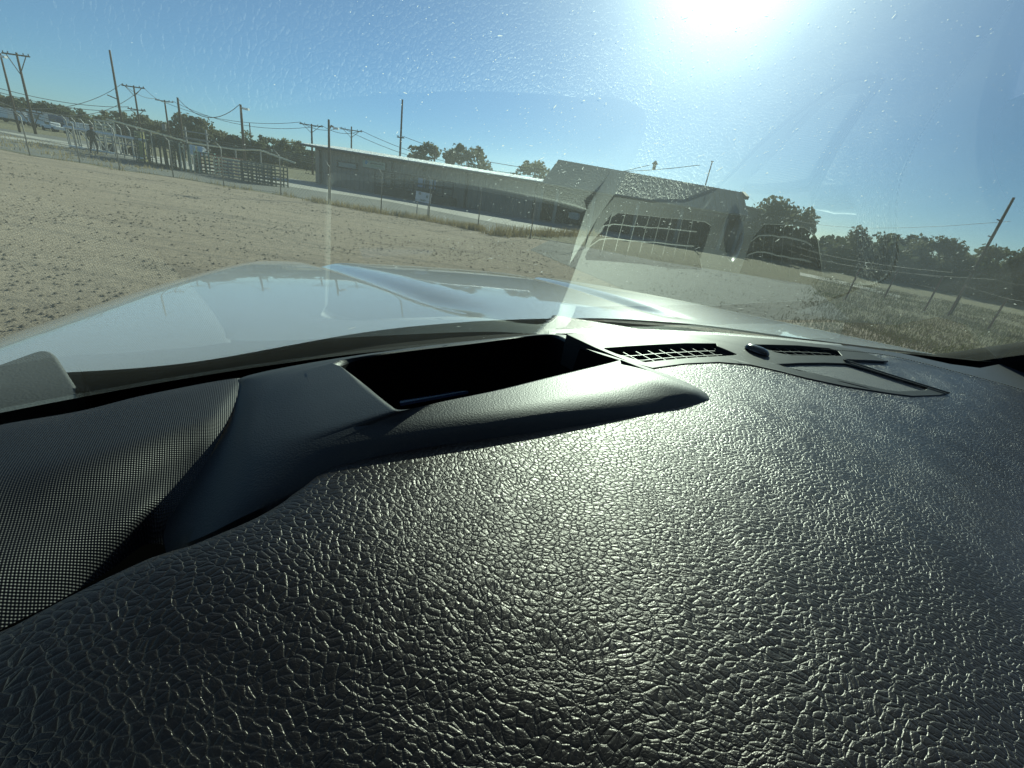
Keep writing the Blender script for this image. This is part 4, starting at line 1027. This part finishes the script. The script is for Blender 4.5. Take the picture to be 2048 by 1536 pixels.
# cowl panel outside at the foot of the glass, wiper, grey end cap
lat = np.linspace(-1.0, 1.4, 60); Pc = np.zeros((4, 60, 3))
for j, l in enumerate(lat):
    fr0 = np.interp(l-LC, rear[:, 0], rear[:, 1])
    for i, (df, z) in enumerate(((.06, -.245), (-.02, -.243), (-.16, -.228), (-.45, -.25))): Pc[i, j] = T(l, fr0+df, z)
gridmesh('cowl_panel', Pc, MT['cowl'], TRUCK)
cap = [(-60, 745), (0, 726), (70, 701), (100, 700), (112, 708), (150, 766), (200, 846), (60, 900), (-60, 900)]
co = plate('cowl_end_cap', [D(*q, -.205)[:2] for q in cap], [], CAM_H-.205, .03, MT['cowl_grey'], TRUCK); bevel(co, .004)
for i in range(3):
    for j in range(2):
        x0, y0 = 151+i*10, 772+j*13; qd = [(x0, y0), (x0+7, y0), (x0+8, y0+10), (x0+1, y0+10)]
        plate('slot', [D(*q, -.2042)[:2] for q in qd], [], CAM_H-.2042, .004, MT['black'], co)

# ---- dashboard parts
# leather pad: height field with rolled edges
def leather_z(x, y):
    la = (x-tc[0])*tl_[0]+(y-tc[1])*tl_[1]; f = (x-tc[0])*tf[0]+(y-tc[1])*tf[1]
    w = sstep(-.32, -.04, la); u1 = -.15-f; u2 = -.02-f
    r1 = (np.sqrt(u1*u1+.03**2)+u1)/2; r2 = (np.sqrt(u2*u2+.03**2)+u2)/2
    return -.1082-(1-w)*.10*r1-w*.165*r2-2.5*np.clip(.10-(.9*y+.35*x), 0, 1)**2
def trim_z(x, y): return leather_z(x, y)+.0010
def ZD(x, y, zf):
    z = -.12
    for _ in range(25): p = D(x, y, z); z = .5*z+.5*float(zf(p[0], p[1]))
    return p[:2]
def DL(x, y):
    z = -.12
    for _ in range(25): p = D(x, y, z); z = .5*z+.5*float(leather_z(p[0], p[1]))
    return p[:2]
lat_e = [DL(*q) for q in ((-260, 1350), (0, 1238), (140, 1165), (300, 1093), (400, 1062), (480, 1030), (560, 990))]
left_edge = np.array([(lat_e[0][0]+.02, lat_e[0][1]-.25)]+lat_e+[D(700, 930, -.12)[:2], D(860, 800, -.12)[:2]])
seam = np.array([DL(*q) for q in ((1500, 690), (1560, 692), (1640, 698), (1720, 704), (1790, 714), (1900, 741), (2048, 781), (2300, 860), (2900, 1100))])
res = .004
gx = np.arange(-.42, 1.0, res); gy = np.arange(-.42, .62, res)
X, Y = np.meshgrid(gx, gy)
def sdist(poly, X, Y):
    """signed distance to open polyline: positive on its left side"""
    best = np.full(X.shape, 1e9); sg = np.zeros(X.shape)
    for a, b in zip(poly[:-1], poly[1:]):
        ab = b-a; t_ = np.clip(((X-a[0])*ab[0]+(Y-a[1])*ab[1])/np.dot(ab, ab), 0, 1)
        dx, dy = X-(a[0]+t_*ab[0]), Y-(a[1]+t_*ab[1]); d = np.hypot(dx, dy); s_ = np.sign(ab[0]*(Y-a[1])-ab[1]*(X-a[0]))
        m_ = d < best-1e-9; best = np.where(m_, d, best); sg = np.where(m_, s_, sg)
    return best*sg
dl = sdist(left_edge, X, Y)      # left edge runs towards +y : left side = outside
ds = sdist(seam, X, Y)           # seam runs to the right: left side = beyond
Z = leather_z(X, Y)            # falls away towards the driver
inside = np.clip(-dl, 0, 1); Z -= .0045*np.exp(-(inside/.016)**1.2)
out = np.clip(dl, 0, 1); Z -= np.minimum(out*.6+18*out**1.6, .10)
Z -= np.minimum(np.clip(ds, 0, 1)*1.2, .035)*1.0
backd = np.clip(-(Y-.0)-.16, 0, 1); Z -= 1.5*backd**1.5
P3d = np.stack([X, Y, Z+CAM_H], -1)
# carve where bezel, vents and speaker lie: pad dips under the trim
trim_px = [(1128, 668), (1180, 664), (1300, 664), (1440, 669), (1560, 679), (1660, 690), (1725, 702), (1775, 722), (1768, 724), (1694, 722), (1898, 786), (1880, 790), (1826, 792), (1785, 787), (1690, 772), (1610, 755), (1560, 742), (1500, 729), (1440, 724), (1372, 727), (1306, 736), (1262, 725), (1190, 695)]
def inpoly(px, X, Y):
    c = np.zeros(X.shape, bool); n = len(px); j = n-1
    for i in range(n):
        xi, yi = px[i]; xj, yj = px[j]
        with np.errstate(divide='ignore', invalid='ignore'):
            cond = ((yi > Y) != (yj > Y)) & (X < (xj-xi)*(Y-yi)/(yj-yi+1e-12)+xi)
        c ^= cond; j = i
    return c
tw = [ZD(*q, trim_z) for q in trim_px]
ins = inpoly(tw, X, Y)
hudw = [D(*q, -.115)[:2] for q in ((560, 760), (1112, 676), (1236, 722), (1385, 790), (1240, 830), (700, 925), (600, 925))]
LA_ = (X-tc[0])*tl_[0]+(Y-tc[1])*tl_[1]; FF_ = (X-tc[0])*tf[0]+(Y-tc[1])*tf[1]
ins |= inpoly(hudw, X, Y) | ((LA_ > -.56) & (LA_ < -.262) & (FF_ > -.05) & (FF_ < .12)) | ((LA_ > -.56) & (LA_ < -.315) & (FF_ > -.108) & (FF_ < .12))
for k in (1, 2):
    e_ = ins.copy()
    for ax in (0, 1):
        for sh in (-1, 1): e_ &= np.roll(ins, sh, ax)
    ins = e_
P3d[..., 2] = np.where(ins, P3d[..., 2]-.12, P3d[..., 2])
pad = gridmesh('leather_pad', P3d, MT['leather'], TRUCK)
# row of stitches along the seam
sp_ = catmull([np.array([*q, 0]) for q in seam[2:8]], 40); L_ = np.cumsum(np.r_[0, np.linalg.norm(np.diff(sp_, axis=0), axis=1)])
nst = int(L_[-1]/.0042); bd_v = None
for i in range(min(nst, 200)):
    d_ = i*.0042; x_ = np.interp(d_, L_, sp_[:, 0]); y_ = np.interp(d_, L_, sp_[:, 1]); x2 = np.interp(d_+.0027, L_, sp_[:, 0]); y2 = np.interp(d_+.0027, L_, sp_[:, 1])
    nrm_ = np.array([-(y2-y_), x2-x_]); nrm_ = nrm_/max(np.linalg.norm(nrm_), 1e-9)*-.0025
    if bd_v is None:
        bd_v = MB().tube([(-.0014, 0, 0), (0, 0, .0006), (.0014, 0, 0)], [.0003, .0007, .0003], 6).build('stitch', MT['thread'], pad); o = bd_v
    else: o = bd_v.copy(); link(o, pad)
    o.location = (x_+nrm_[0], y_+nrm_[1], CAM_H+float(leather_z(x_+nrm_[0], y_+nrm_[1]))+.0006); o.rotation_euler = (0, 0, math.atan2(y2-y_, x2-x_))
# dark end panel beyond the seam, and apron strip at the glass foot
ep = [(1600, 686), (1700, 692), (1800, 706), (1900, 728), (1960, 736), (2030, 722), (2200, 730), (2500, 900), (2300, 880), (2048, 790), (1900, 750), (1780, 720)]
o = splate('end_panel', [ZD(*q, lambda x, y: leather_z(x, y)-.006) for q in ep], [], lambda x, y: leather_z(x, y)-.006, .03, MT['sidepanel'], TRUCK); bevel(o, .004)
ap_far = [(980, 672), (1100, 658.5), (1180, 656), (1300, 658.5), (1440, 665), (1560, 675), (1680, 688)]; ap_near = [(1700, 698), (1560, 684), (1440, 675), (1300, 668), (1180, 666), (1112, 667), (990, 676)]
o = plate('glass_apron', [(lambda p: p+tl_*max(0., -.30-float((p-tc)@tl_)) if q[1] > 666.9 else p)(D(*q, -.1225)[:2]) for q in ap_far+ap_near], [], CAM_H-.1225, .02, MT['apron'], TRUCK)
# defroster bezel: satin plate with openings
v1 = [(1206, 698), (1210, 695.5), (1300, 690), (1372, 686.5), (1432, 687), (1434, 692), (1452, 699), (1474, 708.5), (1466, 710.5), (1390, 714.5), (1326, 720), (1290, 724), (1262, 716), (1232, 707)]
v2 = [(1508, 689), (1545, 689.5), (1598, 691), (1658, 696.5), (1676, 702), (1684, 711), (1660, 712), (1582, 710.5), (1550, 704), (1530, 697)]
spk = [(1556, 728), (1600, 726), (1650, 725.5), (1692, 727), (1767, 748), (1856, 775), (1850, 780), (1795, 782), (1762, 777), (1694, 761), (1621, 744), (1577, 735)]
ZT = -.1194
def clampL(p, lo):
    d = np.array(p[:2])-tc; return p[:2]+tl_*max(0.0, lo-float(d@tl_))
U2 = lambda L: [clampL(ZD(*q, trim_z), -.297 if L is v1 else -.31) for q in L]
bz = splate('defroster_bezel', U2(trim_px), [U2(v1), U2(v2), U2(spk)], trim_z, .03, MT['trim'], TRUCK); bevel(bz, .0014, 3, 50)
vt = thing_v = None
def child_empty(name, parent):
    o = link(bpy.data.objects.new(name, None), parent); return o
def grow(L, k):
    c = np.mean(np.array(L), 0); return [tuple(c+(np.array(p)-c)*k) for p in L]
for L in (v1, v2):
    tray = splate('vent_tray', grow([tuple(q) for q in U2(L)], 1.06), [], lambda x, y: trim_z(x, y)-.027, .004, MT['black'], TRUCK)
    P_ = np.array(U2(L)); zsl = lambda q: CAM_H+float(trim_z(q[0], q[1]))-.0085
    # slats: long rails along lateral direction and cross bars
    lo, hi = ((P_-tc)@tl_).min(), ((P_-tc)@tl_).max(); pc = [tuple(((p-tc)@tl_, (p-tc)@tf)) for p in P_]
    fmid = lambda la: [f for f in np.arange(-.2, .2, .0008) if inpoly(pc, np.array([[la]]), np.array([[f]]))[0, 0]]
    for la in np.arange(lo+.006, hi-.004, .0165):
        f_ = fmid(la)
        if len(f_) < 6: continue
        a, b = T(la, f_[0], 0), T(la, f_[-1], 0); a[2] = zsl(a); b[2] = zsl(b)
        MB().beam(a, b, .0008, .010).build('vent_slat', MT['slat'], tray)
    for frac in (.30, .62):
        pts = []
        for la in np.arange(lo+.004, hi-.002, .012):
            f_ = fmid(la)
            if len(f_) > 4: q = T(la, f_[0]+(f_[-1]-f_[0])*frac, 0); q[2] = zsl(q)+.0006; pts.append(q)
        mb = MB()
        for a, b in zip(pts[:-1], pts[1:]): mb.beam(a, b, .0008, .009)
        if pts: mb.build('vent_rail', MT['slat'], tray)
# speaker grille, recessed
spo = splate('speaker_grille', grow([tuple(q) for q in U2(spk)], 1.02), [], lambda x, y: trim_z(x, y)-.0022, .004, MT['grille'], TRUCK)
R3z = lambda q, d: np.array([*ZD(*q, lambda x, y: trim_z(x, y)+d), CAM_H+float(trim_z(*ZD(*q, lambda x, y: trim_z(x, y)+d)))+d])
so_ = [R3z(q, .0012) for q in ((1689, 720), (1730, 733), (1772, 746.5), (1830, 764.5), (1899, 786))]; MB().tube(catmull(so_, 6), .0009, 10).build('speaker_rim', MT['bead'], TRUCK, True)
MB().tube([R3z(q, .0008) for q in ((1689, 720), (1730, 720.5), (1774, 723))], .0014, 8).build('speaker_rim', MT['bead'], TRUCK, True)
# sun sensor pill
a = R3z((1490, 695), .0005); b = R3z((1537, 711), .0005); prof = [(-1, .05), (-.93, .45), (-.75, .8), (-.4, 1), (.4, 1), (.75, .8), (.93, .45), (1, .05)]
ax_ = (b-a)/2; cpt = (a+b)/2; L2 = np.linalg.norm(ax_); ux = ax_/L2; uy = np.array([-ux[1], ux[0], 0]); Wd = .0085
Pg = np.array([[cpt+ux*k*L2*1.05+uy*Wd*r_*math.cos(th_)+np.array([0, 0, .0055*r_*max(0, math.sin(th_))+.0005]) for th_ in np.linspace(0, math.pi, 14)] for k, r_ in prof])
gridmesh('sun_sensor', Pg, MT['sensor'], TRUCK, True, True)

# display hood (raised housing with an open well)
ZN, ZF = -.0995, -.1205      # near lip, far lip
R0 = [(489, 752, -.132), (640, 722, -.132), (819, 696, -.130), (980, 678, -.127), (1116, 667, -.125), (1180, 690, -.121), (1240, 711, -.118), (1300, 730, -.116), (1366, 757, -.113), (1408, 780, -.113), (1428, 799, -.113), (1420, 810, -.113), (1341, 831, -.113), (1240, 850, -.113), (1080, 878, -.1135), (912, 906, -.115), (756, 940, -.118), (631, 974, -.119), (500, 1026, -.124), (395, 1078, -.134), (320, 1085, -.150), (380, 935, -.152), (440, 825, -.141), (474, 772, -.135)]
R1 = [(512, 748, -.122), (645, 720, -.1235), (821, 696.5, -.1225), (980, 678.5, -.122), (1113, 668, -.1205), (1172, 690, -.1155), (1228, 711, -.1115), (1288, 731, -.109), (1356, 757, -.1095), (1404, 780, -.1095), (1420, 796, -.1095), (1412, 806, -.1095), (1334, 827, -.1095), (1234, 845, -.1095), (1076, 872, -.110), (908, 899, -.1115), (750, 932, -.114), (625, 960, -.1155), (498, 1004, -.121), (408, 1040, -.130), (412, 960, -.133), (452, 868, -.131), (478, 808, -.127), (500, 768, -.124)]
R2r = [(545, 743, -.1195), (660, 719, -.1212), (823, 697, -.1215), (980, 679, -.121), (1110, 669.5, -.120), (1165, 691, -.1145), (1222, 711.5, -.1085), (1280, 732, -.1055), (1336, 756, -.1035), (1372, 771, -.103), (1384, 779, -.1028), (1370, 786, -.1026), (1290, 793, -.1022), (1194, 809, -.1015), (1058, 831, -.1013), (888, 856, -.1015), (752, 878, -.1027), (640, 902, -.1055), (545, 905, -.112), (500, 886, -.119), (500, 852, -.1215), (520, 812, -.1205), (530, 776, -.120), (535, 757, -.1195)]
R3 = [(668, 725, -.1185), (725, 712.5, -.1195), (830, 698.5, ZF), (980, 681, ZF), (1103, 670.5, -.1195), (1155, 691, -.113), (1205, 709, -.105), (1240, 718, -.0985), (1244, 719.5, -.0975), (1240, 721, ZN), (1215, 727, ZN), (1190, 733, ZN), (1131, 747, ZN), (1080, 759.5, ZN), (1006, 778, ZN), (940, 792, ZN), (881, 804, ZN), (830, 817, ZN), (794, 820, -.0975), (776, 812, -.099), (750, 793, -.103), (725, 773, -.108), (700, 750, -.1135), (682, 734, -.117)]
DZ = .004
R4 = [(682, 733, -.121), (731, 717.5, -.1225), (835, 702, -.1235), (980, 685, -.1235), (1092, 674, -.1225), (1148, 693, -.116), (1198, 710, -.108), (1232, 719, -.102)]+[(x, y+.5, z-.003) for x, y, z in R3[8:18]]+[(795, 817, -.1005), (780, 809, -.102), (756, 791, -.106), (732, 771, -.111), (705, 751, -.1165), (689, 739, -.120)]
def ring3(L): return np.array([D(*q) for q in L])
rings = [ring3(L) for L in (R0, R1, R2r, R3, R4)]
rt = rings[-1].copy(); cc_ = rt.mean(0); rb = cc_+(rt-cc_)*.97; rb[:, 2] = CAM_H-.205; rings.append(rb)
base = rings[0].copy(); base[:, 2] -= .02; rings = [base]+rings
dens = [catmull(rg_, 8, True) for rg_ in rings]
def csm(A, sg, cols=(0, 1, 2)):
    k = np.arange(-3*int(sg+1), 3*int(sg+1)+1); w = np.exp(-(k/sg)**2/2); w /= w.sum(); B = A.copy()
    for c in cols: B[:, c] = sum(w[i]*np.roll(A[:, c], k[i]) for i in range(len(k)))
    return B
for i_, sa_, sb_ in ((0, 1.0, 2.0), (1, 1.0, 2.0), (2, 1.8, 5.0), (3, 2.2, 11.0)):
    A_ = csm(dens[i_], sa_); B_ = csm(dens[i_], sb_); la_ = (dens[i_][:, :2]-tc)@tl_
    m_ = csm(np.stack([sstep(-.34, -.40, la_)]*3, 1), 3.0); dens[i_] = A_*(1-m_)+B_*m_
for i_ in (4, 5): dens[i_] = csm(dens[i_], 4.0, (2,))
# smooth the shoulder with two in-between rings
full = [dens[0], dens[1]]
def mid(a, b, c, k): return (1-k)**2*a+2*k*(1-k)*b+k*k*c
for k in (.2, .35, .5, .65, .8): full.append(mid(dens[1], dens[2], dens[3], k))
full += [dens[3], dens[3]*.5+dens[4]*.5, dens[4]*.98+dens[3]*.02, dens[4], dens[4]*.6+dens[5]*.4, dens[5], dens[6]]
Pg = np.array([np.concatenate([q, q[:1]]) for q in full])
dh = gridmesh('display_hood', Pg, MT['pebble'], TRUCK, True, False)
bm = bmesh.new(); bm.from_mesh(dh.data); bmesh.ops.remove_doubles(bm, verts=bm.verts, dist=1e-6); bmesh.ops.recalc_face_normals(bm, faces=bm.faces)
# orient up
upf = sum(1 if f.normal.z > 0 else -1 for f in bm.faces if abs(f.normal.z) > .8)
if upf < 0: bmesh.ops.reverse_faces(bm, faces=bm.faces)
bm.to_mesh(dh.data); bm.free(); dh.data.set_sharp_from_angle(angle=R(62))
dh.data.materials.append(MT['black'])
for f in dh.data.polygons:
    if min(dh.data.vertices[i].co.z for i in f.vertices) < CAM_H-.19: f.material_index = 1
fl_ = plate('well_floor', [tuple(p[:2]) for p in rb], [], CAM_H-.204, .003, MT['black'], dh)
# tilted display glass in the well
a = D(783, 812, -.14); b = D(960, 790, -.145); c_ = D(905, 782, -.155); d_ = D(800, 800, -.15)
MB().add(*slab([a+np.array([0.004, .006, 0]), b+np.array([-.01, .004, 0]), c_, d_], .002)).build('display_glass', MT['blue_film'], dh)

# woven panel left of the display hood
rowsW = [[(-240, 905, -.137), (0, 850, -.136), (160, 822, -.136), (281, 792, -.135), (406, 767, -.1345), (468, 757, -.134), (481, 757, -.136)],
         [(-240, 940, -.134), (0, 872, -.1335), (150, 845, -.133), (275, 815, -.132), (400, 786, -.131), (462, 775, -.131), (486, 771, -.1325)],
         [(-240, 1060, -.134), (-20, 960, -.133), (130, 925, -.132), (250, 890, -.131), (370, 852, -.130), (428, 838, -.130), (456, 843, -.1325)],
         [(-240, 1180, -.142), (-50, 1080, -.141), (90, 1030, -.141), (205, 985, -.140), (315, 940, -.139), (372, 925, -.139), (402, 946, -.1415)],
         [(-240, 1290, -.148), (-90, 1190, -.148), (40, 1130, -.148), (160, 1080, -.148), (265, 1035, -.147), (320, 1010, -.147), (356, 1026, -.150)],
         [(-260, 1420, -.160), (-120, 1330, -.160), (0, 1260, -.160), (120, 1200, -.160), (220, 1140, -.160), (290, 1090, -.160), (340, 1092, -.163)]]
A_ = np.array([[D(*q) for q in r_] for r_ in rowsW])
A2 = np.array([catmull(list(r_), 10) for r_ in A_]); A3 = np.array([catmull(list(A2[:, j]), 10) for j in range(A2.shape[1])]).transpose(1, 0, 2)
wp = gridmesh('woven_panel', A3, MT['weave'], TRUCK, True)
# filler body underneath the dash, its near black standing for shade in the gaps
db = [(-500, 1000), (-240, 903), (0, 848), (160, 818), (400, 768), (480, 752), (640, 716), (820, 690), (980, 672), (1100, 660), (1300, 661), (1560, 677), (1700, 694), (1900, 735), (2200, 760), (3000, 1100)]
pts = [tuple(D(*q, -.14)[:2]) for q in db]+[(.9, -.1), (-.5, -.35)]
plate('dash_body', pts, [], CAM_H-.212, .25, MT['void'], TRUCK)
